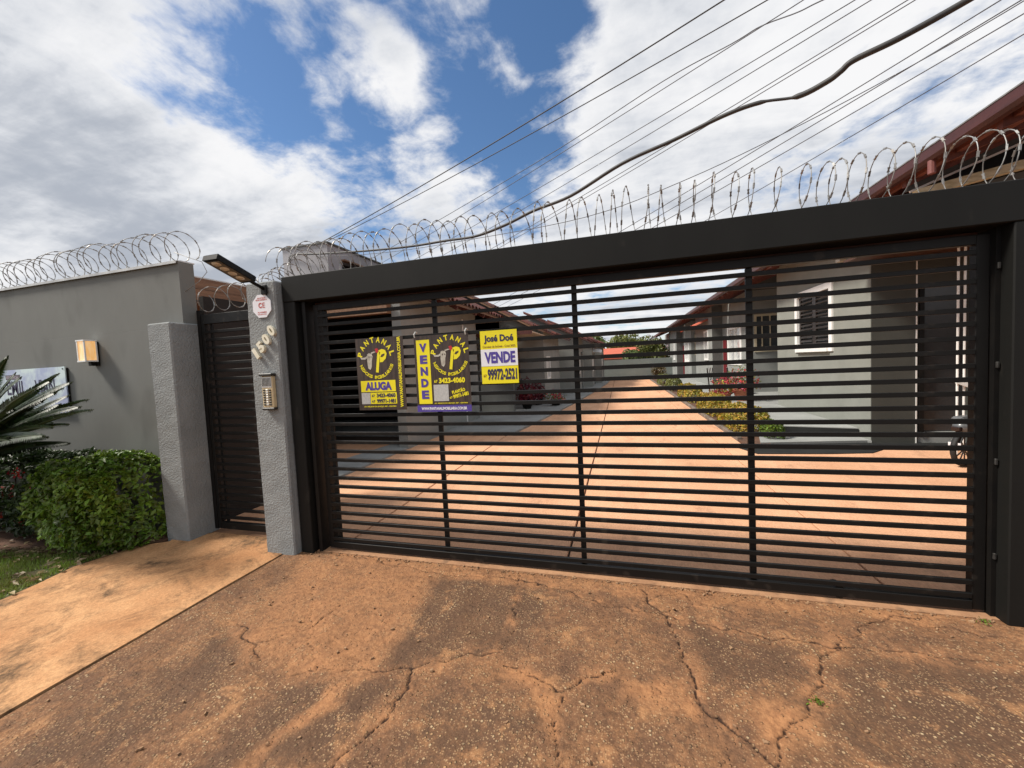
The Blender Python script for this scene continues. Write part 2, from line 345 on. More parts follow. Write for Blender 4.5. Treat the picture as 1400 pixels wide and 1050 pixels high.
def lines_of(items, y):
    """one mesh for each line of text; single letters set on an arc stay together"""
    arcs = [i for i in items if len(i[0]) == 1]; rest = [i for i in items if len(i[0]) > 1]
    hs_ = sorted({i[4] for i in arcs})
    return [glyph_mesh([i for i in arcs if i[4] == h_], y) for h_ in hs_] + [glyph_mesh([i], y) for i in rest]
def glyph_mesh(items, y):
    """items: (text, centre x, centre z, width or None, height, angle); letters laid flat in the xz plane at depth y, facing -y"""
    out = MB()
    for it in items:
        txt, cx_, cz_, w, h, ang = it[:6]; bold = it[6] if len(it) > 6 else 0.03
        cu = bpy.data.curves.new('t', 'FONT'); cu.body = txt; cu.size = 1; cu.offset = bold; cu.resolution_u = 3; cu.fill_mode = 'FRONT'
        ob = bpy.data.objects.new('t', cu); col.objects.link(ob)
        dg = bpy.context.evaluated_depsgraph_get(); me = bpy.data.meshes.new_from_object(ob.evaluated_get(dg))
        P = np.array([v.co[:] for v in me.vertices]); fs = [tuple(p.vertices) for p in me.polygons]
        bpy.data.objects.remove(ob); bpy.data.curves.remove(cu); bpy.data.meshes.remove(me)
        if not len(P): continue
        lo, hi = P.min(0), P.max(0); sz_ = h / (hi[1] - lo[1]); sx = (w / (hi[0] - lo[0])) if w else sz_
        X = (P[:, 0] - (lo[0] + hi[0]) / 2) * sx; Z = (P[:, 1] - (lo[1] + hi[1]) / 2) * sz_
        c, s_ = math.cos(ang), math.sin(ang)
        out.add([(cx_ + x * c - z * s_, y, cz_ + x * s_ + z * c) for x, z in zip(X, Z)], fs)
    return out

# ================================================================== GROUND
base = MB().add([(-600, -300, -0.06), (600, -300, -0.06), (600, 900, -0.06), (-600, 900, -0.06)], [(0, 1, 2, 3)]).struct('ground', soil)

# ---- cracked concrete apron in front of the gate
def vnoise(x, y, seed, octaves=4, f=1.0):
    out = np.zeros_like(x); amp = 0.5; rs = np.random.default_rng(seed); T = rs.random((256, 256))
    for _ in range(octaves):
        X, Y = x * f + seed * 3.7, y * f + seed * 1.3; xi, yi = np.floor(X).astype(int), np.floor(Y).astype(int); fx, fy = X - xi, Y - yi
        fx = fx * fx * (3 - 2 * fx); fy = fy * fy * (3 - 2 * fy)
        g_ = lambda a, b: T[a % 256, b % 256]
        out += amp * (g_(xi, yi) * (1 - fx) * (1 - fy) + g_(xi + 1, yi) * fx * (1 - fy) + g_(xi, yi + 1) * (1 - fx) * fy + g_(xi + 1, yi + 1) * fx * fy)
        amp *= 0.5; f *= 2
    return out
cracks_px = [
    [(395, 922), (450, 917), (500, 913), (560, 914), (600, 905), (640, 893), (688, 887)], [(688, 887), (700, 850), (706, 815), (712, 786)],
    [(560, 914), (556, 945), (532, 975), (505, 1008), (462, 1044), (440, 1075)],
    [(688, 905), (738, 934), (765, 948), (800, 928), (845, 915)], [(765, 948), (758, 985), (762, 1060)],
    [(700, 790), (770, 806), (830, 828), (905, 838), (925, 845), (1000, 861), (1062, 876), (1122, 880), (1210, 890), (1320, 902), (1420, 912)],
    [(876, 806), (886, 824), (918, 842), (926, 882), (948, 932), (972, 976), (1002, 1002), (1044, 1028), (1062, 1052)],
    [(1062, 1052), (1068, 1014), (1098, 978), (1118, 932), (1124, 896), (1152, 874), (1206, 848), (1262, 842)],
    [(440, 752), (520, 768), (605, 786), (700, 790)], [(905, 838), (965, 826), (1010, 838)], [(880, 822), (935, 812), (950, 830)],
    [(326, 850), (334, 872), (346, 884), (352, 902)], [(346, 884), (420, 858), (470, 822), (520, 790)],
    [(1206, 848), (1290, 858), (1420, 880)], [(1100, 832), (1124, 858), (1152, 874)], [(430, 800), (426, 850), (424, 880), (432, 918)]]
crack_w = [1.0, .5, 1.2, .9, .5, .9, 1.0, 1.1, .8, .9, .7, .9, .5, .5, .5, .5]
NX, NY = 600, 250
ax_ = np.linspace(-2.955, 2.75, NX); ay_ = np.linspace(0.80, 2.80, NY)
GX, GY = np.meshgrid(ax_, ay_, indexing='ij')
crk = np.zeros_like(GX); wmod = vnoise(GX, GY, 9, 3, 5); wig = (vnoise(GX, GY, 3, 4, 9) - 0.47) * 0.10; wig2 = (vnoise(GX, GY, 5, 4, 9) - 0.47) * 0.10
for poly, w in zip(cracks_px, crack_w):
    P = [at_z(*p)[:2] for p in poly]
    for a, b in zip(P[:-1], P[1:]):
        ab = b - a; t = np.clip(((GX + wig - a[0]) * ab[0] + (GY + wig2 - a[1]) * ab[1]) / (ab @ ab), 0, 1)
        dd = np.hypot(GX + wig - a[0] - t * ab[0], GY + wig2 - a[1] - t * ab[1])
        crk = np.maximum(crk, np.clip(1 - dd / (0.0075 * w * (0.40 + 0.95 * wmod)), 0, 1))
halo = np.zeros_like(GX)
for poly, w in zip(cracks_px, crack_w):
    P = [at_z(*p)[:2] for p in poly]
    for a, b in zip(P[:-1], P[1:]):
        ab = b - a; t = np.clip(((GX - a[0]) * ab[0] + (GY - a[1]) * ab[1]) / (ab @ ab), 0, 1)
        halo = np.maximum(halo, np.clip(1 - np.hypot(GX - a[0] - t * ab[0], GY - a[1] - t * ab[1]) / (0.11 * w), 0, 1))
def poly_mask(pts, soft):
    P = np.array([at_z(*p)[:2] for p in pts]); n = len(P); inside = np.zeros(GX.shape, bool); dm = np.full(GX.shape, 9.0)
    x_, y_ = GX + wig * 1.2, GY + wig2 * 1.2
    for i in range(n):
        a, b = P[i], P[(i + 1) % n]
        c_ = ((a[1] > y_) != (b[1] > y_)) & (x_ < (b[0] - a[0]) * (y_ - a[1]) / (b[1] - a[1] + 1e-12) + a[0]); inside ^= c_
        ab = b - a; t = np.clip(((x_ - a[0]) * ab[0] + (y_ - a[1]) * ab[1]) / (ab @ ab), 0, 1); dm = np.minimum(dm, np.hypot(x_ - a[0] - t * ab[0], y_ - a[1] - t * ab[1]))
    return np.clip(0.5 + np.where(inside, dm, -dm) / (2 * soft), 0, 1)
smooth_orange = np.maximum.reduce([
    poly_mask([(415, 760), (600, 782), (560, 850), (500, 925), (395, 925), (330, 880), (400, 790)], 0.07) * 0.75,
    poly_mask([(462, 935), (500, 930), (470, 960), (395, 1010), (340, 1060), (300, 1060), (400, 985)], 0.02) * 0.9,
    poly_mask([(690, 905), (745, 930), (765, 960), (757, 1010), (740, 960), (690, 930)], 0.03),
    poly_mask([(855, 928), (930, 935), (960, 965), (950, 985), (860, 950)], 0.03),
    poly_mask([(1030, 965), (1080, 960), (1110, 990), (1070, 1040), (1040, 1010)], 0.05),
    poly_mask([(450, 756), (1340, 848), (1340, 862), (450, 775)], 0.03) * 0.6])
dark_patch = np.maximum.reduce([
    poly_mask([(600, 785), (760, 800), (720, 880), (560, 915), (520, 900)], 0.06),
    poly_mask([(395, 935), (560, 925), (440, 1060), (250, 1060)], 0.08) * 0.9,
    poly_mask([(60, 990), (330, 855), (350, 900), (120, 1060), (0, 1060)], 0.10) * 0.75,
    poly_mask([(930, 850), (1110, 885), (1090, 960), (960, 930)], 0.08) * 0.8,
    poly_mask([(1130, 890), (1420, 905), (1420, 1060), (1120, 1060)], 0.12) * 0.75,
    poly_mask([(580, 940), (740, 960), (720, 1060), (520, 1060)], 0.1) * 0.65])
lump = vnoise(GX, GY, 11, 5, 6); fine_n = vnoise(GX, GY, 17, 3, 60)
edge = np.minimum.reduce([(GX - ax_[0]) / .06, (ax_[-1] - GX) / .06, (GY - ay_[0]) / .06, (ay_[-1] - GY) / .06]); edge = np.clip(edge, 0, 1)
GZ = ((lump - 0.47) * 0.022 + (fine_n - 0.45) * 0.0035 * (1 - 0.7 * smooth_orange)) * edge - crk * 0.016
V = np.stack([GX, GY, GZ], -1).reshape(-1, 3)
ii = (np.arange(NX - 1)[:, None] * NY + np.arange(NY - 1)[None, :]).ravel()
Fq = np.stack([ii, ii + NY, ii + NY + 1, ii + 1], 1)
nv = len(V)
xs4, ys4 = (-2.955, 2.75), (0.80, 2.80)
ring = np.array([(-2.955, -6, 0), (2.75, -6, 0), (9, -6, 0), (9, .8, 0), (9, 2.8, 0), (2.75, 2.8, 0), (2.75, .8, 0), (-2.955, .8, 0)])
V = np.concatenate([V, ring]); rf = np.array([(0, 1, 6, 7), (1, 2, 3, 6), (6, 3, 4, 5)]) + nv
Fq = np.concatenate([Fq, rf])
apron_m = bpy.data.materials.new('apron_concrete'); apron_m.use_nodes = True
def apron_shader(m, attrs=True):
    t = m.node_tree; bs = t.nodes['Principled BSDF']; bs.inputs['Roughness'].default_value = 0.86; bs.inputs['Specular IOR Level'].default_value = 0.3
    tcn = t.nodes.new('ShaderNodeTexCoord'); co = tcn.outputs['Object']
    def noise(s, det=6, rough=.6, dist=0):
        n = t.nodes.new('ShaderNodeTexNoise'); n.inputs['Scale'].default_value = s; n.inputs['Detail'].default_value = det; n.inputs['Roughness'].default_value = rough; n.inputs['Distortion'].default_value = dist
        t.links.new(co, n.inputs['Vector']); return n.outputs['Fac']
    def rng_(x, a, b, lo=0, hi=1):
        n = t.nodes.new('ShaderNodeMapRange'); n.inputs['From Min'].default_value = a; n.inputs['From Max'].default_value = b; n.inputs['To Min'].default_value = lo; n.inputs['To Max'].default_value = hi
        t.links.new(x, n.inputs['Value']); return n.outputs[0]
    def mul(a, b):
        n = t.nodes.new('ShaderNodeMath'); n.operation = 'MULTIPLY'; n.use_clamp = True
        for i, x in enumerate((a, b)):
            if isinstance(x, (int, float)): n.inputs[i].default_value = x
            else: t.links.new(x, n.inputs[i])
        return n.outputs[0]
    def mix(f, a, b):
        n = t.nodes.new('ShaderNodeMix'); n.data_type = 'RGBA'
        if isinstance(f, (int, float)): n.inputs[0].default_value = f
        else: t.links.new(f, n.inputs[0])
        for k, x in ((6, a), (7, b)):
            if isinstance(x, tuple): n.inputs[k].default_value = (*x, 1)
            else: t.links.new(x, n.inputs[k])
        return n.outputs[2]
    def attr(n_):
        a = t.nodes.new('ShaderNodeAttribute'); a.attribute_name = n_; return a.outputs['Fac']
    c = mix(rng_(noise(1.7, 8, .65), .38, .62), (0.190, 0.104, 0.054), (0.31, 0.168, 0.080))
    c = mix(rng_(noise(5, 10, .75, .4), .42, .60, 0, .75), c, (0.125, 0.072, 0.043))
    c = mix(rng_(noise(30, 8, .85), .44, .58, 0, .62), c, (0.070, 0.042, 0.025))
    c = mix(rng_(noise(20, 8, .85, .2), .56, .66, 0, .5), c, (0.42, 0.25, 0.125))
    dk_ = t.nodes.new('ShaderNodeMath'); dk_.operation = 'ADD'; t.links.new(attr('dark'), dk_.inputs[0]); t.links.new(rng_(noise(11, 9, .78, .3), .25, .75, -.75, .75), dk_.inputs[1])
    c = mix(rng_(dk_.outputs[0], .28, .76, 0, .72), c, (0.092, 0.056, 0.034))
    # exposed aggregate
    vo = t.nodes.new('ShaderNodeTexVoronoi'); vo.inputs['Scale'].default_value = 52; vo.inputs['Randomness'].default_value = 1
    t.links.new(co, vo.inputs['Vector'])
    sepc = t.nodes.new('ShaderNodeSeparateColor'); t.links.new(vo.outputs['Color'], sepc.inputs[0])
    peb = mul(rng_(vo.outputs['Distance'], .40, .26), rng_(sepc.outputs[0], .64, .68))
    vo2 = t.nodes.new('ShaderNodeTexVoronoi'); vo2.inputs['Scale'].default_value = 105; t.links.new(co, vo2.inputs['Vector'])
    sepd = t.nodes.new('ShaderNodeSeparateColor'); t.links.new(vo2.outputs['Color'], sepd.inputs[0])
    peb2 = mul(rng_(vo2.outputs['Distance'], .42, .28), rng_(sepd.outputs[0], .45, .50))
    c = mix(mul(peb2, rng_(noise(4.5, 7, .7), .40, .58, .1, .8)), c, (0.42, 0.29, 0.16))
    c = mix(mul(peb, rng_(noise(2.3, 6, .7), .42, .58, .0, .85)), c, mix(sepc.outputs[1], (0.40, 0.25, 0.12), (0.56, 0.44, 0.27)))
    c = mix(mul(rng_(noise(4.5, 7, .7, .4), .56, .66), .6), c, (0.43, 0.240, 0.112))
    c = mix(mul(attr('halo'), rng_(noise(7, 6, .7), .46, .62, 0, .8)), c, (0.40, 0.212, 0.10))
    c = mix(mul(attr('smooth'), rng_(noise(8, 7, .7), .30, .58, .2, .95)), c, mix(rng_(noise(30, 4), .4, .6), (0.42, 0.226, 0.105), (0.31, 0.160, 0.075)))
    c = mix(rng_(attr('crack'), .12, .55, 0, .94), c, (0.030, 0.016, 0.010))
    hs = t.nodes.new('ShaderNodeHueSaturation'); hs.inputs['Hue'].default_value = 0.493; hs.inputs['Saturation'].default_value = 1.05; hs.inputs['Value'].default_value = .97; t.links.new(c, hs.inputs['Color']); c = hs.outputs[0]
    t.links.new(c, bs.inputs['Base Color'])
    bp = t.nodes.new('ShaderNodeBump'); bp.inputs['Strength'].default_value = 0.95; bp.inputs['Distance'].default_value = 0.010
    ad = t.nodes.new('ShaderNodeMath'); ad.operation = 'ADD'; t.links.new(mul(peb, .6), ad.inputs[0]); t.links.new(noise(45, 5), ad.inputs[1])
    t.links.new(ad.outputs[0], bp.inputs['Height']); t.links.new(bp.outputs[0], bs.inputs['Normal'])
apron_shader(apron_m)
me = np_mesh('apron', V, Fq, apron_m, smooth=True)
for nm, arr in (('crack', crk), ('halo', halo), ('smooth', smooth_orange), ('dark', dark_patch)):
    a = me.attributes.new(nm, 'FLOAT', 'POINT'); a.data.foreach_set('value', np.concatenate([arr.ravel(), np.zeros(8)]).astype(np.float32))
apron = link_mesh('concrete_apron', me); apron['kind'] = 'structure'

# ---- paler path slab on the left
path_m = weathered('path_concrete', (0.60, 0.340, 0.165), (0.44, 0.213, 0.093), (0.135, 0.078, 0.040), (0.47, 0.61), 1.0, grain=0.35)
pe = [at_z(*p)[:2] for p in ((0, 822), (50, 800), (100, 776), (150, 760), (190, 747), (232, 741))]
pth = MB(); left_edge = [(-4.85, -3.0), (-4.62, 0.6), (-4.58, 1.2)] + [tuple(p) for p in pe] + [(-4.43, 2.78)]
poly = [(-2.972, -3.0), (-2.978, 0.9), (-2.970, 1.6), (-2.975, 2.2), (-2.968, 2.6), (-2.97, 2.95)] + [(-4.10, 2.95)] + left_edge[::-1]
pth.prism(poly, -0.05, 0.007, 'z'); pth.struct('footpath', path_m)
MB().box(-4.15, -3.12, 2.951, 3.08, -0.05, 0.004).struct('gate_sill', mat('sill_concrete', (0.27, 0.14, 0.07), (0.18, 0.092, 0.05), 5, 0.9, 0.4, 30))  # darker brown strip between the pillars
# ---- threshold strip under the sliding gate with its steel track
thr = MB(); thr.box(-2.69, 2.06, 2.801, 2.995, -0.05, 0.006); thr = thr.struct('gate_threshold', mat('threshold_concrete', (0.42, 0.23, 0.12), (0.30, 0.155, 0.08), 5, 0.9, 0.5, 35, speck=((0.16, 0.09, 0.05), 6, 0.56, 0.7)))
MB().box(-2.6, 2.05, 2.868, 2.882, 0.006, 0.018).build('gate_track', mat('track_steel', (0.12, 0.1, 0.09), (0.2, 0.12, 0.08), 12, 0.6, metal=0.5), thr)
# ---- driveway slabs inside
drive_m = weathered('drive_concrete', (0.74, 0.425, 0.255), (0.61, 0.325, 0.185), (0.30, 0.165, 0.10), (0.54, 0.68), 0.65, grain=0.24, stretch=(1, .4, 1), sscale=2.6)
drive = MB().box(-9.5, 9.5, 2.999, 33, -0.058, -0.03).struct('driveway', mat('joint_dirt', (0.06, 0.035, 0.022), None, 8, 0.95))
cols_ = [(-9.0, -2.535), (-2.515, -0.475), (-0.455, 1.650), (1.668, 9.0)]
for ci, (xa, xb) in enumerate(cols_):
    ys = [3.0, 9.4, 15.9, 22.4, 32.9] if ci in (1, 2) else [3.0, 7.3]
    for a, b in zip(ys[:-1], ys[1:]):
        MB().cham(xa, xb, a, b - 0.015, -0.03, 0.0, 0.004).build('slab', drive_m, drive)
# slim cracks of the drive: the narrow slab strips beyond the first bay
MB().cham(1.668, 2.02, 7.3, 32.9, -0.03, 0.0, 0.004).build('slab', drive_m, drive)
MB().prism([(-2.535, 7.3), (-2.535, 8.3), (-4.3, 8.3), (-4.3, 7.3)], -0.03, 0.0, 'z').build('slab', drive_m, drive)
pav = MB(); pav.prism([(-9, 8.3), (-2.42, 8.3), (-2.05, 11.5), (-1.66, 15.2), (-1.25, 20.5), (-0.9, 26.4), (-0.7, 32.8), (-9, 32.8)], -0.03, 0.045, 'z')
pav.struct('side_pavement', concrete_grey)
MB().prism([(-4.16, 4.75), (-4.16, 8.29), (-4.60, 8.29), (-4.95, 5.4), (-4.72, 4.75)], 0.001, 0.03, 'z').struct('drain_strip', concrete_grey)
# right hand terrace
def slab_(nm, pts, a, b, m_): MB().prism(pts, a, b, 'z').struct(nm, m_)
g2 = lambda u, v, z=0.0: tuple(at_z(u, v, z)[:2])
slab_('dark_apron', [g2(1004, 611), g2(1036, 621), g2(1137, 621), (3.62, 7.02), (3.975, 7.35), (9, 7.35), (9, 7.76), (2.4, 7.9)], -.03, .012, dark_floor)
tA, tB = g2(1040, 605, .05), g2(1186, 602, .05)
slab_('terrace_tread', [tA, tB, (3.979, 7.74), (3.979, 33), (2.72, 33), (2.72, 9.2)], .0125, .05, porch_floor)
rA, rB = g2(1046, 592, .05), g2(1174, 597, .05)
slab_('terrace_riser', [rA, rB, (3.978, rB[1] + .12), (3.978, 33), (2.80, 33), (2.80, 9.4)], .0505, .185, dark_floor)
slab_('terrace_paving', [(rA[0] + .01, rA[1] + .02), (rB[0], rB[1] + .02), (3.978, rB[1] + .14), (3.978, 33), (2.82, 33), (2.82, 9.4)], .186, .20, porch_floor)
slab_('house_floor', [(4.0, 7.78), (9, 7.78), (9, 33), (4.0, 33)], -.03, .19, porch_floor)
MB().prism([(2.03, 7.32), (2.41, 7.32), (2.69, 9.2), (2.69, 32.9), (2.03, 32.9)], -0.03, 0.03, 'z').struct('planting_bed', soil)
kb = MB()
for k in range(13): kb.cham(2.022, 2.10, 7.9 + k * 1.9, 7.9 + k * 1.9 + 1.88, -0.03, 0.07, 0.008)
kb.struct('bed_kerb', mat('kerb_concrete', (0.20, 0.165, 0.135), (0.12, 0.095, 0.075), 3, .9, .4, 30))

# ================================================================== LEFT WALL, PILLARS, PEDESTRIAN GATE
w = empty('boundary_wall', (-8, 2.87, 0), 'long smooth dark grey wall on the left with a white metal coping', 'wall')
MB().cham(-14, -4.175, 2.8695, 3.015, -0.05, 2.1365, 0.0012).build('wall_face', wall_grey, w)
MB().cham(-14, -4.175, 2.8708, 3.015, 2.137, 2.775, 0.0012).build('wall_face', wall_grey, w)
cp_ = MB(); cp_.prism([(2.845, 2.752), (2.845, 2.777), (2.90, 2.789), (3.03, 2.789), (3.03, 2.777), (2.86, 2.777), (2.852, 2.752)], -14, -4.178, 'x')
cp_.build('coping', coping_white, w)
p1 = MB().cham(-4.46, -4.155, 2.73, 3.045, -0.05, 2.165, 0.012).thing('gate_pillar', stucco, 'rough light grey pillar with a sloping top standing against the dark wall left of the small gate', 'pillar', 'rough grey gate pillars')
p2 = MB().cham(-3.145, -2.822, 2.69, 3.05, -0.05, 2.415, 0.012).thing('gate_pillar', stucco, 'rough light grey pillar carrying the house number and the door intercom', 'pillar', 'rough grey gate pillars')
def subdivide_rough(o, amp, cuts):
    import bmesh
    bm = bmesh.new(); bm.from_mesh(o.data)
    long_ = [e for e in bm.edges if e.calc_length() > 0.2]
    bmesh.ops.subdivide_edges(bm, edges=long_, cuts=cuts, use_grid_fill=True)
    for v in bm.verts:
        n1 = math.sin(v.co.z * 31 + v.co.x * 17) + math.sin(v.co.z * 67 + v.co.y * 23 + 1.3)
        v.co += Vector((v.co.x, v.co.y, 0)).normalized() * n1 * amp
    bm.to_mesh(o.data); bm.free()
subdivide_rough(p1, 0.0016, 24); subdivide_rough(p2, 0.0016, 24)

SLAT_H, SLAT_D, PITCH = 0.029, 0.022, 0.08
pg = empty('pedestrian_gate', (-3.65, 3.0, 0), 'narrow black slatted pedestrian gate between the two grey pillars', 'gate')
MB().box(-4.150, -4.105, 2.985, 3.03, 0.03, 2.30).build('jamb', guide_paint, pg)
MB().box(-3.185, -3.148, 2.985, 3.03, 0.03, 2.30).build('jamb', guide_paint, pg)
MB().cham(-4.100, -4.060, 2.985, 3.025, 0.035, 2.25, 0.003).build('stile', charcoal, pg)
MB().cham(-3.225, -3.187, 2.985, 3.025, 0.035, 2.25, 0.003).build('stile', charcoal, pg)
MB().cham(-4.059, -3.226, 2.984, 3.026, 2.155, 2.252, 0.003).build('top_rail', charcoal, pg)
MB().cham(-4.059, -3.226, 2.984, 3.026, 0.035, 0.105, 0.003).build('bottom_rail', charcoal, pg)
MB().cham(-4.02, -3.99, 3.012, 3.034, 0.106, 2.154, 0.003).build('upright', charcoal, pg)
sl = MB().cham(-0.4165, 0.4165, -0.011, 0.011, -SLAT_H / 2, SLAT_H / 2, 0.002).mesh('slat', charcoal)
for k in range(25): link_mesh('slat', sl, pg, (0.0075, 0.0, 0.155 + k * PITCH))

# ================================================================== BIG SLIDING GATE AND ITS PORTAL
pf = empty('gate_portal', (-0.3, 2.78, 0), 'dark charcoal steel portal frame with a deep top beam over the sliding gate', 'portal frame')
MB().cham(-2.815, -2.69, 2.755, 3.02, 0.0, 2.2315, 0.006).build('post', frame_paint, pf)
MB().cham(2.045, 2.62, 2.755, 3.02, 0.0, 2.2315, 0.006).build('post', frame_paint, pf)
MB().cham(-2.815, 2.62, 2.752, 3.02, 2.232, 2.449, 0.005).build('beam', frame_paint, pf)
MB().box(-2.66, -2.625, 2.80, 3.0, 0.0, 2.231).build('guide_channel', guide_paint, pf)
MB().box(2.022, 2.044, 2.83, 3.0, 0.0, 2.231).build('guide_channel', guide_paint, pf)
MB().box(-2.62, 2.0, 2.915, 2.955, 2.176, 2.231).build('top_guide', mat('rusty_guide', (0.11, 0.045, 0.028), (0.05, 0.025, 0.02), 6, 0.7, stretch=(0.6, 3, 3)), pf)
for z in (0.35, 0.9, 1.45, 2.0): MB().cham(2.026, 2.038, 2.818, 2.83, z, z + 0.035, 0.002).build('bolt_plate', mat('worn_steel', (0.06, 0.058, 0.055), (0.03, 0.028, 0.026), 20, 0.5, metal=0.4), pf)

gt = empty('sliding_gate', (-0.3, 2.875, 0), 'wide black sliding driveway gate of many horizontal slats', 'gate')
XA, XB = -2.595, 2.016
MB().cham(XA, XA + 0.048, 2.856, 2.896, 0.022, 2.205, 0.003).build('stile', charcoal, gt)
MB().cham(XB - 0.06, XB, 2.856, 2.896, 0.022, 2.205, 0.003).build('stile', charcoal, gt)
MB().cham(XA + 0.049, XB - 0.061, 2.855, 2.897, 2.15, 2.206, 0.003).build('top_rail', charcoal, gt)
MB().cham(XA + 0.049, XB - 0.061, 2.850, 2.902, 0.022, 0.078, 0.003).build('bottom_rail', charcoal, gt)
half = (XB - 0.061 - XA - 0.049) / 2; cxg = (XB - 0.061 + XA + 0.049) / 2
sl2 = MB().cham(-half, half, -SLAT_D / 2, SLAT_D / 2, -SLAT_H / 2, SLAT_H / 2, 0.002).mesh('slat', charcoal)
for k in range(26):
    o = link_mesh('slat', sl2, gt, (cxg + 0.3, 2.862 - 2.875, 0.1046 + k * PITCH + random.uniform(-.0012, .0012)))
    o.rotation_euler.y = random.uniform(-.0006, .0006)
for x in (-2.50, -1.435, -0.31, 0.82):
    MB().cham(x - 0.019, x + 0.019, 2.8735, 2.898, 0.079, 2.149, 0.003).build('upright', charcoal, gt)
MB().tube([(1.30, 2.94, 0.05), (1.30, 2.86, 0.05)], 0.04, 16).build('wheel', guide_paint, gt)

# ================================================================== SIGNS ON THE GATE
yellow = mat('sign_yellow', (0.86, 0.76, 0.012), (0.82, 0.70, 0.01), 3, 0.45)
sign_white = mat('sign_white', (0.80, 0.80, 0.84), (0.76, 0.76, 0.8), 3, 0.45)
purple = mat('sign_purple', (0.085, 0.055, 0.33), None, 3, 0.45)
navy = mat('sign_ink', (0.035, 0.030, 0.085), None, 3, 0.45)
plank_print = mat('printed_planks', (0.075, 0.050, 0.038), (0.032, 0.022, 0.017), 5, 0.4, stretch=(9, 1, 0.8), contrast=(0.35, 0.6))
red_print = mat('sign_red', (0.5, 0.02, 0.03), None, 3, 0.45)
skull_white = mat('skull_print', (0.60, 0.57, 0.48), (0.36, 0.33, 0.27), 22, 0.45)
tie = mat('white_tie', (0.75, 0.75, 0.72), None, 3, 0.5)
grey_print = mat('grey_print', (0.52, 0.52, 0.50), (0.42, 0.42, 0.41), 60, 0.5)
YS = 2.838
def emblem(mbs, cx_, cz_, s):
    """round arched lettering, cattle skull and the tall P"""
    yel, skl, red, dark = mbs
    def arc(txt, rad, a0, a1, h, flip):
        n = len(txt); out = []
        for i, ch in enumerate(txt):
            a = a0 + (a1 - a0) * i / (n - 1)
            if ch == ' ': continue
            ang = a - math.pi / 2 if not flip else a + math.pi / 2
            out.append((ch, cx_ + rad * math.cos(a), cz_ + rad * math.sin(a), h * (0.30 if ch == 'I' else 0.80), h, ang, 0.035))
        return out
    yel += [*arc('PANTANAL', 0.170 * s, R_(166), R_(14), 0.050 * s, False), *arc('NEGÓCIOS IMOBILIÁRIOS', 0.170 * s, R_(203), R_(337), 0.030 * s, True)]
    def pl(lst, pts): lst.append([(cx_ + x * s, cz_ + z * s) for x, z in pts])
    pl(skl, [(-.092, .040), (-.075, .050), (-.045, .046), (-.036, .020), (-.046, -.02), (-.050, -.075), (-.066, -.10), (-.088, -.085), (-.094, -.03)])   # skull
    pl(skl, [(-.090, .030), (-.115, .014), (-.15, .012), (-.172, .028), (-.155, -.002), (-.115, -.004), (-.090, .008)])                # horn
    pl(skl, [(-.046, .044), (-.02, .052), (.008, .060), (-.02, .064), (-.05, .056)])                                            # other horn
    pl(dark, [(-.080, .02), (-.066, .024), (-.070, .004)]); pl(dark, [(-.056, .024), (-.044, .02), (-.052, .004)])
    pl(red, [(-.008, .088), (.02, .092), (.03, .07), (.018, .046), (.0, .056)])
    pl(yel_polys, [(.018, .062), (.044, .056), (.018, -.128), (-.010, -.124)])                                                  # stem of P
    pl(yel_polys, [(.030, .072), (.065, .082), (.098, .072), (.112, .040), (.100, -.004), (.066, -.034), (.036, -.036), (.040, -.012), (.04, .02)])
    pl(dark, [(.046, .012), (.06, .034), (.09, .042), (.088, .026), (.066, .010)])
def flat_polys(polys, y):
    m_ = MB()
    for p in polys: m_.add([(x, y, z) for x, z in p], [tuple(range(len(p)))])
    return m_
def split_polys(polys, y): return [flat_polys([p], y) for p in polys]
def rect(x0, x1, z0, z1): return [(x0, z0), (x1, z0), (x1, z1), (x0, z1)]
def finish_sign(root, board_rect, board_m, rects, layers):
    x0, x1, z0, z1 = board_rect
    MB().box(x0, x1, YS, YS + 0.004, z0, z1).build('board', board_m, root)
    for nm, rc, m_ in rects: flat_polys([rect(*rc)], YS - 0.0012).build(nm, m_, root)
    for nm, mb, m_ in layers:
        for q in (mb if isinstance(mb, list) else [mb]): q.build(nm, m_, root)
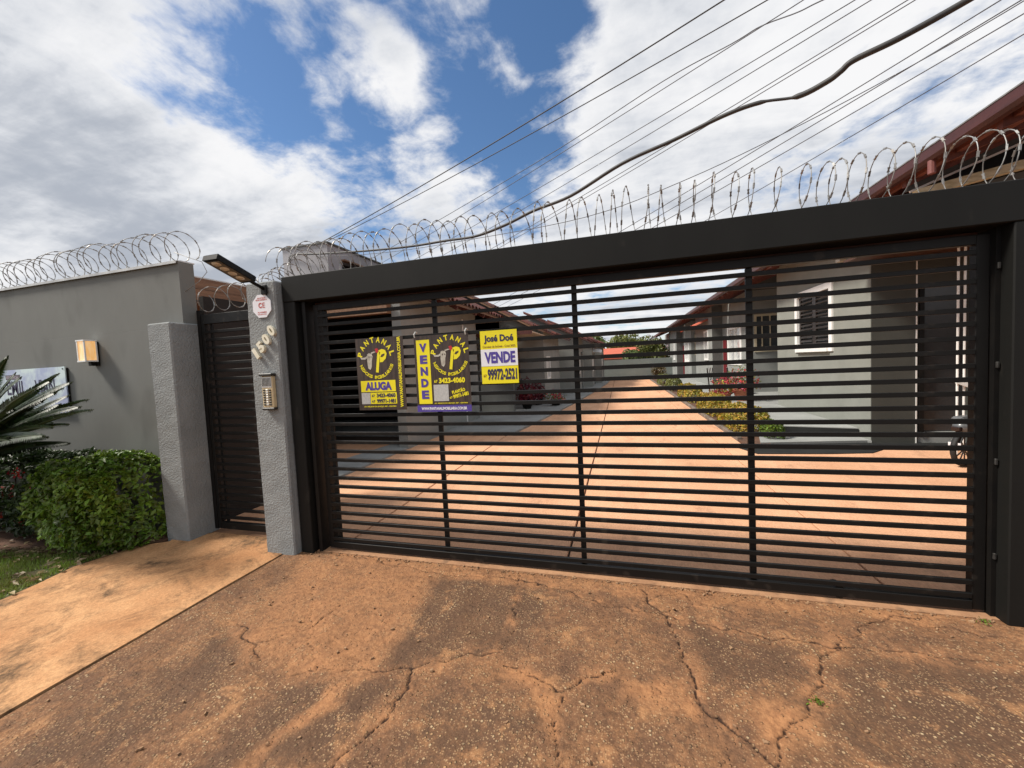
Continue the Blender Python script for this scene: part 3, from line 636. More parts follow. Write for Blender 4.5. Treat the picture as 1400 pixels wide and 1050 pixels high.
# sign 1: ALUGA
x0, x1, z0, z1 = -2.168, -1.712, 1.268, 1.877; W, H_ = x1 - x0, z1 - z0
s1 = empty('rental_sign', (x0 + W / 2, YS, z0), 'brown plank printed board reading ALUGA, leftmost of the three signs on the gate', 'sign', 'estate agent signs on the gate')
yel_t, skl, red, dark, yel_polys = [], [], [], [], []
emblem((yel_t, skl, red, dark), x0 + 0.195, z0 + 0.435, 0.93)
yel_t += [('AV. NELSON DE ARAÚJO, 387 - CENTRO', x0 + 0.205, z0 + 0.030, 0.31, 0.018, 0, 0.03), ('WWW.PANTANALIMOBILIARIA.COM.BR', x0 + 0.415, z0 + 0.315, 0.585, 0.030, math.pi / 2, 0.04)]
finish_sign(s1, (x0, x1, z0, z1), plank_print, [('yellow_band', (x0 + .03, x0 + .365, z0 + .155, z0 + .250), yellow), ('yellow_band', (x0 + .118, x0 + .370, z0 + .052, z0 + .148), yellow), ('blank_square', (x0 + .03, x0 + .115, z0 + .052, z0 + .148), grey_print)],
    [('lettering', lines_of(yel_t, YS - .0014), yellow), ('emblem_letter', split_polys(yel_polys, YS - .0016), yellow), ('emblem_skull', split_polys(skl, YS - .0013), skull_white),
     ('emblem_flower', split_polys(red, YS - .0019), red_print), ('emblem_shade', split_polys(dark, YS - .0022), plank_print),
     ('lettering', lines_of([('ALUGA', x0 + .20, z0 + .203, .255, .072, 0, .06)], YS - .0024), purple),
     ('lettering', lines_of([('67', x0 + .145, z0 + .122, .03, .022, 0), ('3423-4060', x0 + .268, z0 + .124, .18, .036, 0, .05), ('67', x0 + .145, z0 + .074, .03, .022, 0), ('99971-1481', x0 + .268, z0 + .076, .18, .036, 0, .05)], YS - .0024), navy)])
# sign 2: VENDE tall
x0, x1, z0, z1 = -1.612, -1.137, 1.247, 1.864; W = x1 - x0
s2 = empty('sale_sign', (x0 + W / 2, YS, z0), 'brown plank printed board with a tall yellow VENDE strip, middle of the three gate signs', 'sign', 'estate agent signs on the gate')
yel_t, skl, red, dark, yel_polys = [], [], [], [], []
emblem((yel_t, skl, red, dark), x0 + 0.312, z0 + 0.445, 0.86)
yel_t += [('67', x0 + .178, z0 + .245, .03, .024, 0), ('3423-4060', x0 + .318, z0 + .250, .225, .044, 0, .05), ('PLANTÃO', x0 + .37, z0 + .166, .115, .032, R_(12), .05), ('67', x0 + .305, z0 + .112, .025, .018, R_(12)), ('99971-1481', x0 + .388, z0 + .130, .135, .032, R_(12), .05),
          ('AV. NELSON DE ARAÚJO, 387 - CENTRO', x0 + .30, z0 + .068, .29, .014, 0, .03)]
finish_sign(s2, (x0, x1, z0, z1), plank_print, [('yellow_band', (x0 + .02, x0 + .138, z0 + .065, z0 + .583), yellow), ('purple_band', (x0, x1, z0, z0 + .052), purple), ('blank_square', (x0 + .155, x0 + .285, z0 + .085, z0 + .218), grey_print)],
    [('lettering', lines_of(yel_t, YS - .0014), yellow), ('emblem_letter', split_polys(yel_polys, YS - .0016), yellow), ('emblem_skull', split_polys(skl, YS - .0013), skull_white),
     ('emblem_flower', split_polys(red, YS - .0019), red_print), ('emblem_shade', split_polys(dark, YS - .0022), plank_print),
     ('lettering', lines_of([(c_, x0 + .08, z0 + .52 - i * .095, .066, .07, 0, .06) for i, c_ in enumerate('VENDE')], YS - .0024), purple),
     ('lettering', lines_of([('WWW.PANTANALIMOBILIARIA.COM.BR', x0 + W / 2, z0 + .026, .40, .024, 0, .04)], YS - .0024), sign_white)])
for xx in (x0 + .012, x1 - .02): MB().tube([(xx, 2.836, z1 - .012), (xx, 2.825, z1 + .012), (xx + .004, 2.845, z1 + .035), (xx, 2.88, z1 + .03)], .005, 6).build('cable_tie', tie, s2)
# sign 3
x0, x1, z0, z1 = -1.038, -0.744, 1.458, 1.865; W = x1 - x0
s3 = empty('sale_sign', (x0 + W / 2, YS, z0), 'small yellow and white board with the phone number 99972-2521, rightmost of the gate signs', 'sign', 'estate agent signs on the gate')
finish_sign(s3, (x0, x1, z0, z1), yellow, [('white_band', (x0, x1, z0 + .135, z0 + .265), sign_white)],
    [('lettering', lines_of([('José Doé', x0 + .148, z0 + .340, .235, .068, 0, .04), ('99972-2521', x0 + .165, z0 + .070, .235, .088, 0, .045)], YS - .0014), navy),
     ('lettering', lines_of([('67', x0 + .026, z0 + .062, .026, .022, 0), ('Corretor de Imóveis - Creci 5023', x0 + .148, z0 + .285, .26, .017, 0, .02)], YS - .0014), mat('sign_brown', (0.25, 0.13, 0.02), None, 3, .5)),
     ('lettering', lines_of([('VENDE', x0 + .152, z0 + .200, .245, .088, 0, .045)], YS - .0024), purple)])

# ================================================================== THINGS ON THE NUMBER PILLAR
PF = 2.69
xs1 = [(*at_y(u, v, PF - .02)[[0, 2]], c_) for u, v, c_ in ((350.5, 483.5, '1'), (357, 474.5, '5'), (364, 464, '0'), (371, 452, '0'))]
hn = empty('house_number', (-2.99, PF, 1.8), 'pale brass house number 1500 running diagonally up the pillar', 'house number')
for x, z, ch in xs1:
    gm_ = glyph_mesh([(ch, x, z, 0.036 if ch == '1' else 0.062, 0.098, R_(36), 0.05)], 0.0)
    import bmesh
    me = bpy.data.meshes.new('digit'); org = ORG[hn.name]
    me.from_pydata([(p[0] - org.x, PF - 0.028 - org.y, p[2] - org.z) for p in gm_.v], [], gm_.f); me.materials.append(brass)
    bm = bmesh.new(); bm.from_mesh(me); bmesh.ops.remove_doubles(bm, verts=bm.verts, dist=1e-5)
    ex = bmesh.ops.extrude_face_region(bm, geom=list(bm.faces)); bmesh.ops.translate(bm, verts=[v for v in ex['geom'] if isinstance(v, bmesh.types.BMVert)], vec=(0, 0.026, 0))
    bmesh.ops.recalc_face_normals(bm, faces=bm.faces); bm.to_mesh(me); bm.free()
    link_mesh('digit', me, hn)
ic = empty('intercom', (-2.945, PF, 1.31), 'beige door intercom with push buttons and a dark hood on the pillar', 'intercom')
beige = mat('intercom_beige', (0.62, 0.50, 0.30), (0.54, 0.43, 0.25), 10, 0.4); silver = mat('intercom_silver', (0.6, 0.6, 0.58), (0.5, 0.5, 0.48), 8, 0.35, metal=0.4); dk = mat('intercom_dark', (0.03, 0.027, 0.022), None, 5, 0.4)
MB().cham(-3.005, -2.885, PF - 0.04, PF - 0.002, 1.325, 1.600, 0.006).build('case', beige, ic)
MB().cham(-3.014, -2.876, PF - 0.055, PF - 0.002, 1.600, 1.622, 0.004).build('hood', dk, ic)
MB().cham(-3.010, -2.880, PF - 0.046, PF - 0.002, 1.305, 1.325, 0.004).build('base_rail', dk, ic)
MB().cham(-2.998, -2.892, PF - 0.043, PF - 0.0405, 1.50, 1.592, 0.001).build('speaker_plate', silver, ic)
for k in range(7): MB().box(-2.990 + k * .014, -2.984 + k * .014, PF - .0445, PF - .043, 1.512, 1.582).build('speaker_slot', dk, ic)
for i in range(3):
    for k in range(7):
        MB().cham(-2.988 + i * .031, -2.966 + i * .031, PF - .0455, PF - .0402, 1.345 + k * .021, 1.359 + k * .021, .001).build('button', dk if i != 1 else silver, ic)
bd = empty('alarm_badge', (-2.967, PF, 2.1), 'white octagonal alarm company badge with red lettering under the street lamp', 'badge')
MB().prism([(-2.967 + .106 * math.cos(R_(22.5 + 45 * k)), 2.205 + .106 * math.sin(R_(22.5 + 45 * k))) for k in range(8)], PF - .008, PF - .002, 'y').build('plate', sign_white, bd)
for q in lines_of([('C', -2.984, 2.212, .036, .046, 0, .04), ('E', -2.945, 2.212, .026, .044, 0, .01), ('MONITORAMENTO', -2.967, 2.258, .12, .012, 0), ('24 HORAS', -2.967, 2.274, .09, .012, 0), ('ALARMES', -2.967, 2.152, .10, .012, 0), ('SEGURANÇA', -2.967, 2.134, .10, .010, 0)], PF - .0095): q.build('lettering', mat('badge_red', (0.55, 0.10, 0.08), None, 4, .5), bd)
# solar street lamp reaching out from the pillar
A0 = Vector((-2.925, 2.685, 2.345)); dirv = Vector((0.01, -0.945, 0.33)).normalized(); side = Vector((1, 0.01, 0)).normalized(); upl = side.cross(dirv).normalized()
if upl.z < 0: upl = -upl
lp = empty('solar_street_lamp', tuple(A0), 'black solar street lamp on a short arm leaning out from the pillar top', 'lamp')
MB().tube([A0, A0 + dirv * 0.17], .014, 10).build('arm', guide_paint, lp, True)
MB().cham(A0.x - .03, A0.x + .03, PF - .02, PF - .002, 2.30, 2.38, .004).build('wall_plate', guide_paint, lp)
hc = A0 + dirv * 0.315
MB().obox(hc, side, dirv, upl, .070, .165, .020).build('lamp_head', charcoal, lp)
MB().obox(hc + upl * .0235, side, dirv, upl, .066, .160, .0025).build('solar_panel', mat('solar_cell', (0.012, 0.016, 0.04), (0.02, 0.025, 0.05), 30, 0.15), lp)
lens_m = mat('lamp_lens', (0.62, 0.56, 0.44), (0.50, 0.44, 0.33), 30, 0.25)
for k in range(4):
    c = hc + dirv * (-0.090 + k * 0.066) - upl * 0.0225
    ring_ = [c + (side * math.cos(R_(30 * i)) * .038 + dirv * math.sin(R_(30 * i)) * .030) for i in range(12)]
    m_ = MB(); m_.add(ring_ + [c - upl * .008 + (p - c) * .55 for p in ring_], [(i, (i + 1) % 12, 12 + (i + 1) % 12, 12 + i) for i in range(12)] + [tuple(range(12, 24))]); m_.build('lens', lens_m, lp)
MB().obox(hc - upl * .0215, side, dirv, upl, .060, .140, .0015).build('lens_plate', mat('lens_plate', (0.16, 0.14, 0.11), None, 8, .4), lp)

# ================================================================== THINGS ON THE LEFT WALL
wl = empty('wall_lantern', (-5.55, 2.87, 1.84), 'square glass wall lantern glowing amber on the dark wall', 'lantern')
LXa, LXb = -5.545, -5.435
MB().cham(-5.535, -5.445, 2.845, 2.869, 1.80, 2.06, .003).build('back_plate', guide_paint, wl)
lan_m = mat('amber_glass', (0.80, 0.66, 0.45), (0.75, 0.42, 0.12), 9, 0.12, contrast=(.40, .60), stretch=(3, 3, .5), emit=((1.0, 0.55, 0.2), 0.30), spec=.7)
MB().cham(LXa, LXb, 2.745, 2.843, 1.858, 2.060, .003).build('glass', lan_m, wl)
for xx, yy in ((LXa, 2.744), (LXb, 2.744), (LXb, 2.84)): MB().box(xx - .006, xx + .006, yy - .006, yy + .006, 1.846, 2.072).build('corner_post', white_paint, wl)
MB().box(LXa - .01, LXb + .01, 2.735, 2.844, 2.061, 2.075).build('cap', white_paint, wl); MB().box(LXa - .01, LXb + .01, 2.735, 2.844, 1.842, 1.857).build('base', white_paint, wl)
MB().cham(-5.51, -5.46, 2.80, 2.868, 1.80, 1.841, .003).build('bracket', guide_paint, wl)
board_m = mat('sky_printed_board', (0.62, 0.75, 0.76), (0.36, 0.42, 0.62), 2.6, 0.18, contrast=(0.42, 0.58), spec=0.6)
ws = empty('name_board', (-6.6, 2.84, 1.3), 'pale blue printed name board on the dark wall behind the cycad', 'sign')
MB().box(-7.25, -5.985, 2.835, 2.845, 1.285, 1.815).build('board', board_m, ws)
MB().box(-7.24, -5.99, 2.846, 2.868, 1.30, 1.80).build('spacer_frame', guide_paint, ws)
for x in (-6.015,): 
    for z in (1.31, 1.79): MB().tube([(x, 2.834, z), (x, 2.830, z)], .008, 10).build('screw', guide_paint, ws)
MB().box(-7.072, -6.80, 2.8325, 2.8345, 1.700, 1.755).build('name_strip', mat('board_grey', (0.10, 0.08, 0.10), None, 4, .4), ws)
glyph_mesh([('RESIDENCIAL', -6.936, 1.727, .24, .034, 0, .02)], 2.8318).build('lettering', mat('board_pale', (0.5, 0.45, 0.5), None, 4, .4), ws)
for q in lines_of([('EMIL', -6.89, 1.600, .36, .165, 0, .02), ('VIAN', -6.36, 1.600, .36, .165, 0, .02)], 2.8335): q.build('lettering', navy, ws)

# ================================================================== RAZOR WIRE
def razor(name, label, axis_pts, radius, pitch, r_wire=0.0028, phase=0.0, wob=0.012, barb=0.085, group='razor wire coils', lean=0.0):
    """concertina coil following a polyline of centre points"""
    P = [Vector(p) for p in axis_pts]; seg = [(P[i + 1] - P[i]).length for i in range(len(P) - 1)]; Ltot = sum(seg)
    def centre(s_):
        for i, l in enumerate(seg):
            if s_ <= l or i == len(seg) - 1: return P[i].lerp(P[i + 1], min(1, s_ / l)), (P[i + 1] - P[i]).normalized()
            s_ -= l
    turns = Ltot / pitch; n = int(turns * 30); pts = []
    rs = random.Random(hash(label) % 1000 if False else len(label))
    jit = [rs.uniform(-1, 1) for _ in range(int(turns) + 3)]
    for i in range(n + 1):
        tt = turns * i / n; k = int(tt); fj = tt - k
        j = jit[k] * (1 - fj) + jit[k + 1] * fj; j2 = jit[(k * 7 + 3) % len(jit)] * (1 - fj) + jit[((k + 1) * 7 + 3) % len(jit)] * fj
        c, t = centre(min(Ltot, tt * pitch + j * pitch * 0.42)); s_ = t.cross(Vector((0, 0, 1))).normalized(); u2 = s_.cross(t)
        a = 2 * math.pi * tt + phase; rr = radius * (1 + 0.09 * j2)
        pts.append(c + s_ * math.cos(a) * rr + u2 * (math.sin(a) * rr + j2 * wob) + t * lean * math.sin(a))
    o = MB().tube(pts, r_wire, 5).build('wire', galv, None, True)
    mn = Vector((sum(p.x for p in pts) / len(pts), sum(p.y for p in pts) / len(pts), min(p.z for p in pts)))
    root = empty(name, tuple(mn), label, 'razor wire', group)
    me = o.data; 
    me.transform(Matrix.Translation(-mn)); o.parent = root; ORG[o.name] = mn
    bb = MB(); acc = 0.0
    for i in range(1, len(pts) - 1):
        acc += (pts[i] - pts[i - 1]).length
        if acc > barb:
            acc = 0; t = (pts[i + 1] - pts[i - 1]).normalized(); q = t.orthogonal().normalized(); q.rotate(Matrix.Rotation(rs.uniform(0, 6.28), 3, t)); b2 = t.cross(q)
            c = pts[i]
            bb.add([c - t * .012 + q * .004, c - t * .018 + q * .0085, c + t * .0 + q * .0042, c + t * .018 + q * .0085, c + t * .012 + q * .004,
                    c + t * .012 - q * .004, c + t * .018 - q * .0085, c - q * .0042, c - t * .018 - q * .0085, c - t * .012 - q * .004],
                   [(0, 1, 2), (2, 3, 4), (0, 2, 7, 9), (2, 4, 5, 7), (5, 6, 7), (7, 8, 9)])
            bb.obox(c, t, q, b2, .016, .0044, .0040)
    b = bb.build('barbs', galv, root); b['kind'] = 'stuff'
    return root
razor('razor_wire_coil', 'razor wire coil stretched along the top of the dark gate beam', [(-2.95, 2.90, 2.60), (-1.5, 2.90, 2.597), (0.6, 2.90, 2.60), (3.2, 2.90, 2.60)], 0.165, 0.112, r_wire=0.0027)
razor('razor_wire_coil', 'dense razor wire coil along the top of the left grey wall', [(-12.0, 2.95, 2.945), (-6.0, 2.95, 2.945), (-4.40, 2.95, 2.945), (-4.15, 2.95, 2.95)], 0.150, 0.155, r_wire=0.0034)
razor('razor_wire_coil', 'loose razor wire loops sagging over the small pedestrian gate', [(-4.12, 3.02, 2.40), (-3.75, 3.02, 2.40), (-3.40, 3.03, 2.44), (-3.15, 3.06, 2.50)], 0.115, 0.19, r_wire=0.0035, phase=2.4)
razor('razor_wire_coil', 'tangled razor wire loops behind the top of the numbered pillar', [(-3.60, 3.35, 2.50), (-3.30, 3.35, 2.62), (-2.95, 3.32, 2.70)], 0.15, 0.09, r_wire=0.0030, phase=1.0)
MB().tube([at_y(238, 345, 2.95), at_y(258, 352, 2.97), at_y(276, 358, 2.99), at_y(283, 372, 3.0), at_y(272, 385, 2.98), at_y(253, 399, 2.90)], .0034, 5).thing('loose_wire', galv, 'loose end of razor wire dangling off the right end of the left wall', 'wire', smooth=True)

# ================================================================== OVERHEAD CABLES
def cable(name, label, px_pts, depths, r, m_, group=None, sub=6):
    P = [Vector(at_y(u, v, y)) for (u, v), y in zip(px_pts, depths)]
    if len(P) == 2:
        a, b = P; n = 24; Q = [a.lerp(b, i / n) - Vector((0, 0, 0.10 * 4 * (i / n) * (1 - i / n))) for i in range(n + 1)]
    else:
        Q = []
        for i in range(len(P) - 1):
            p0, p1_, p2_, p3 = P[max(i - 1, 0)], P[i], P[i + 1], P[min(i + 2, len(P) - 1)]
            for k in range(sub):
                t = k / sub; Q.append(0.5 * ((2 * p1_) + (p2_ - p0) * t + (2 * p0 - 5 * p1_ + 4 * p2_ - p3) * t * t + (3 * p1_ - p0 - 3 * p2_ + p3) * t ** 3))
        Q.append(P[-1])
    rr = r if not isinstance(r, (list, tuple)) else [r[min(len(r) - 1, i * len(r) // len(Q))] for i in range(len(Q))]
    return MB().tube(Q, rr, 6).thing(name, m_, label, 'cable', group or 'overhead wires', True)
def line(name, label, a, b, ya, yb, r=0.006, m_=wire_dark):
    (u0, v0), (u1, v1) = a, b; k = (-260 - v0) / (v1 - v0); e_ = (u0 + (u1 - u0) * k, -260)
    return cable(name, label, [a, e_], [ya, yb], r, m_)
line('overhead_wire', 'upper of the two wires rising from the small grey tower', (440, 331), (975, 0), 6.95, 4.2, .0075, cable_black)
line('overhead_wire', 'lower of the two wires rising from the small grey tower', (449, 329), (1033, 0), 7.0, 4.3, .006, cable_black)
cable('overhead_wire', 'thin wire that kinks high up between the straight wires', [(500, 358), (600, 301), (760, 206), (905, 112), (1000, 60), (1040, 36), (1090, 17), (1125, 0), (1260, -60), (1500, -180)], [13, 11.5, 9.5, 8, 7.2, 6.9, 6.5, 6.2, 5.4, 4.5], .008, wire_dark)
nmw = ['thin pale wire, first to the right of the kinked wire', 'thin pale wire, second to the right of the kinked wire', 'thin wire, third to the right of the kinked wire', 'thin wire leftmost of the close pair above the thick cable', 'thin wire rightmost of the close pair above the thick cable']
for lb, a, b in zip(nmw, ((455, 398), (480, 402), (520, 396), (560, 402), (575, 398)), ((1090, 0), (1160, 0), (1182, 0), (1232, 0), (1242, 0))):
    line('overhead_wire', lb, a, b, 12.5, 4.4, .0055)
nmw = ['thin dark wire, first of the close trio below the thick cable', 'thin dark wire, middle of the close trio below the thick cable', 'thin dark wire, last of the close trio below the thick cable', 'lone thin wire crossing the sky above the right end of the beam']
for lb, a, b in zip(nmw, ((660, 424), (672, 424), (684, 424), (820, 380)), ((1360, 0), (1388, 0), (1402, 12), (1400, 40))):
    line('overhead_wire', lb, a, b, 14, 4.2, .006)
cable('overhead_wire', 'flat hanging thin wire passing behind the razor loops on the beam', [(412, 352), (520, 346), (640, 328), (800, 297), (937, 246), (1100, 168), (1300, 60), (1500, -60)], [7.0, 6.6, 6.2, 5.8, 5.4, 5, 4.5, 4.1], .0045, wire_dark)
cable('telephone_cable', 'thick black sagging bundle of telephone cable curving down across the sky', [(396, 362), (400, 349), (440, 347), (500, 343), (560, 337), (610, 329), (650, 323), (690, 308), (730, 288), (780, 268), (850, 224), (920, 192), (990, 158), (1040, 140), (1090, 132), (1130, 112), (1150, 97), (1168, 82), (1230, 52), (1320, 2), (1420, -58), (1600, -170)],
      [6.9, 6.85, 6.7, 6.3, 5.9, 5.6, 5.4, 5.2, 5.0, 4.8, 4.5, 4.3, 4.1, 4.0, 3.9, 3.8, 3.75, 3.7, 3.6, 3.5, 3.4, 3.3], [.020] * 9 + [.019] * 7 + [.012] + [.023] * 9, cable_black, 'overhead wires')

# ================================================================== HOUSES
def shutter_window(root, x, face, ya, yb, za, zb, leaves=2, fr=.09):
    """white framed window on a wall whose outer face is at x looking along face (-1 or 1); returns the hole"""
    o = x + face * .03
    wn = MB(); wn.box(min(x - face * .1, o), max(x - face * .1, o), ya, ya + fr, za, zb); wf = None
    f_ = MB(); t0, t1 = sorted((x - face * .10, x + face * .03))
    f_.box(t0, t1, ya, ya + fr, za, zb); f_.box(t0, t1, yb - fr, yb, za, zb); f_.box(t0, t1, ya + fr, yb - fr, zb - fr, zb)
    p_ = f_.build('window', white_paint, root)
    s0, s1 = sorted((x - face * .10, x + face * .07)); MB().box(s0, s1, ya + fr, yb - fr, za, za + fr + .02).build('sill', white_paint, p_)
    wl_ = (yb - ya - 2 * fr) / leaves
    i0, i1 = sorted((x - face * .06, x - face * .02))
    for k in range(leaves):
        a, b = ya + fr + k * wl_, ya + fr + (k + 1) * wl_
        sh = MB(); sw = .07
        sh.box(i0, i1, a + .004, a + sw, za + fr, zb - fr); sh.box(i0, i1, b - sw, b - .004, za + fr, zb - fr); zm = (za + zb) / 2
        for z in (za + fr, zm - .035, zb - fr - .07): sh.box(i0, i1, a + sw, b - sw, z, z + .07)
        MB_ = sh.build('shutter', shutter_brown, p_)
        nz = int((zb - za - 2 * fr) / .085)
        for j in range(nz):
            z = za + fr + .05 + j * .085
            if abs(z - zm) < .05 or z > zb - fr - .08: continue
            q = MB(); q.obox(((i0 + i1) / 2, (a + b) / 2, z), (1, 0, -.9 * face), (0, 1, 0), (.9 * face, 0, 1), .03, (b - a) / 2 - sw, .006); q.build('louvre', shutter_brown, p_) if leaves and False else lou.append((q, root))
    return (ya + .01, yb - .01, za + .01, zb - .01)
lou = []
def narrow_window(root, x, face, ya, yb, za, zb, m_g=glass_dark, fm=white_paint, fr=.07):
    t0, t1 = sorted((x - face * .08, x + face * .03)); f_ = MB()
    f_.box(t0, t1, ya, ya + fr, za, zb); f_.box(t0, t1, yb - fr, yb, za, zb); f_.box(t0, t1, ya + fr, yb - fr, zb - fr, zb); f_.box(t0, t1, ya + fr, yb - fr, za, za + fr)
    mid = (ya + yb) / 2; f_.box(t0 + .02, t1 - .02, mid - .015, mid + .015, za + fr, zb - fr)
    p_ = f_.build('window', fm, root); g0, g1 = sorted((x - face * .055, x - face * .045)); MB().box(g0, g1, ya + fr, yb - fr, za + fr, zb - fr).build('pane', m_g, p_)
    return (ya + .01, yb - .01, za + .01, zb - .01)
def face_window(root, y, xa, xb, za, zb, fm, m_g=glass_dark, fr=.07, bars=2):
    """window in a wall facing the street (-y)"""
    f_ = MB(); f_.box(xa, xa + fr, y - .03, y + .08, za, zb); f_.box(xb - fr, xb, y - .03, y + .08, za, zb); f_.box(xa + fr, xb - fr, y - .03, y + .08, zb - fr, zb); f_.box(xa + fr, xb - fr, y - .03, y + .08, za, za + fr)
    for k in range(bars):
        xm = xa + (xb - xa) * (k + 1) / (bars + 1); f_.box(xm - .015, xm + .015, y - .01, y + .06, za + fr, zb - fr)
    p_ = f_.build('window', fm, root); MB().box(xa + fr, xb - fr, y + .035, y + .045, za + fr, zb - fr).build('pane', m_g, p_); return (xa + .01, xb - .01, za + .01, zb - .01)
def tile_roof(root, face, xe, ze, slope, width, ya, yb, tm, under=maroon, hip=0.0, lip=.06):
    """mono-pitch tiled roof rising away from the drive: eave at xe,ze, face -1 means the roof rises towards +x"""
    sgn = -face; xr, zr = xe + sgn * width, ze + slope * width
    tn = Vector((-sgn * slope, 0, 1)).normalized()
    if hip:
        slab = MB(); slab.add([(xe, ya, ze), (xr, ya + hip, zr), (xr, yb, zr), (xe, yb, ze), (xe, ya, ze + .05), (xr, ya + hip, zr + .05), (xr, yb, zr + .05), (xe, yb, ze + .05)], [(3, 2, 1, 0), (4, 5, 6, 7), (0, 1, 5, 4), (1, 2, 6, 5), (2, 3, 7, 6), (3, 0, 4, 7)])
        rf_ = slab.build('roof', under, root)
    else:
        slab = MB(); slab.prism([(xe, ze), (xr, zr), (xr, zr + .05), (xe, ze + .05)], ya, yb, 'y'); rf_ = slab.build('roof', under, root)
    # barrel tiles: rolls running up the slope, stepped in courses
    tb = MB(); n = int((yb - ya) / .24); courses = max(1, int(width / .9))
    for k in range(n):
        yc = ya + .12 + k * (yb - ya - .24) / max(1, n - 1)
        wk = width * min(1, max(.08, (yc - ya) / hip)) if hip else width
        for c in range(courses):
            xa_, xb_ = xe + sgn * (-lip + c * (wk + lip) / courses), xe + sgn * ((c + 1) * (wk + lip) / courses + .02 - lip)
            za_, zb_ = ze + slope * abs(xa_ - xe) * (1 if c else -1) + .052 + .028, ze + slope * abs(xb_ - xe) + .052
            ra, rb = .105, .085; seg = 5
            va = [(xa_, yc + ra * math.cos(math.pi * i / seg), za_ + .8 * ra * math.sin(math.pi * i / seg)) for i in range(seg + 1)]
            vb = [(xb_, yc + rb * math.cos(math.pi * i / seg), zb_ + .8 * rb * math.sin(math.pi * i / seg)) for i in range(seg + 1)]
            vi = [(xa_, yc + (ra - .018) * math.cos(math.pi * i / seg), za_ + .8 * (ra - .018) * math.sin(math.pi * i / seg)) for i in range(seg + 1)] if c == 0 else None
            s1_ = seg + 1; tb.add(va + vb, [(i, i + 1, s1_ + i + 1, s1_ + i) for i in range(seg)])
            if vi: tb.add(va + vi, [(i, i + 1, s1_ + i + 1, s1_ + i) for i in range(seg)])
    t_ = tb.build('tiles', tm, rf_); t_['kind'] = 'stuff'
    return rf_, xr, zr

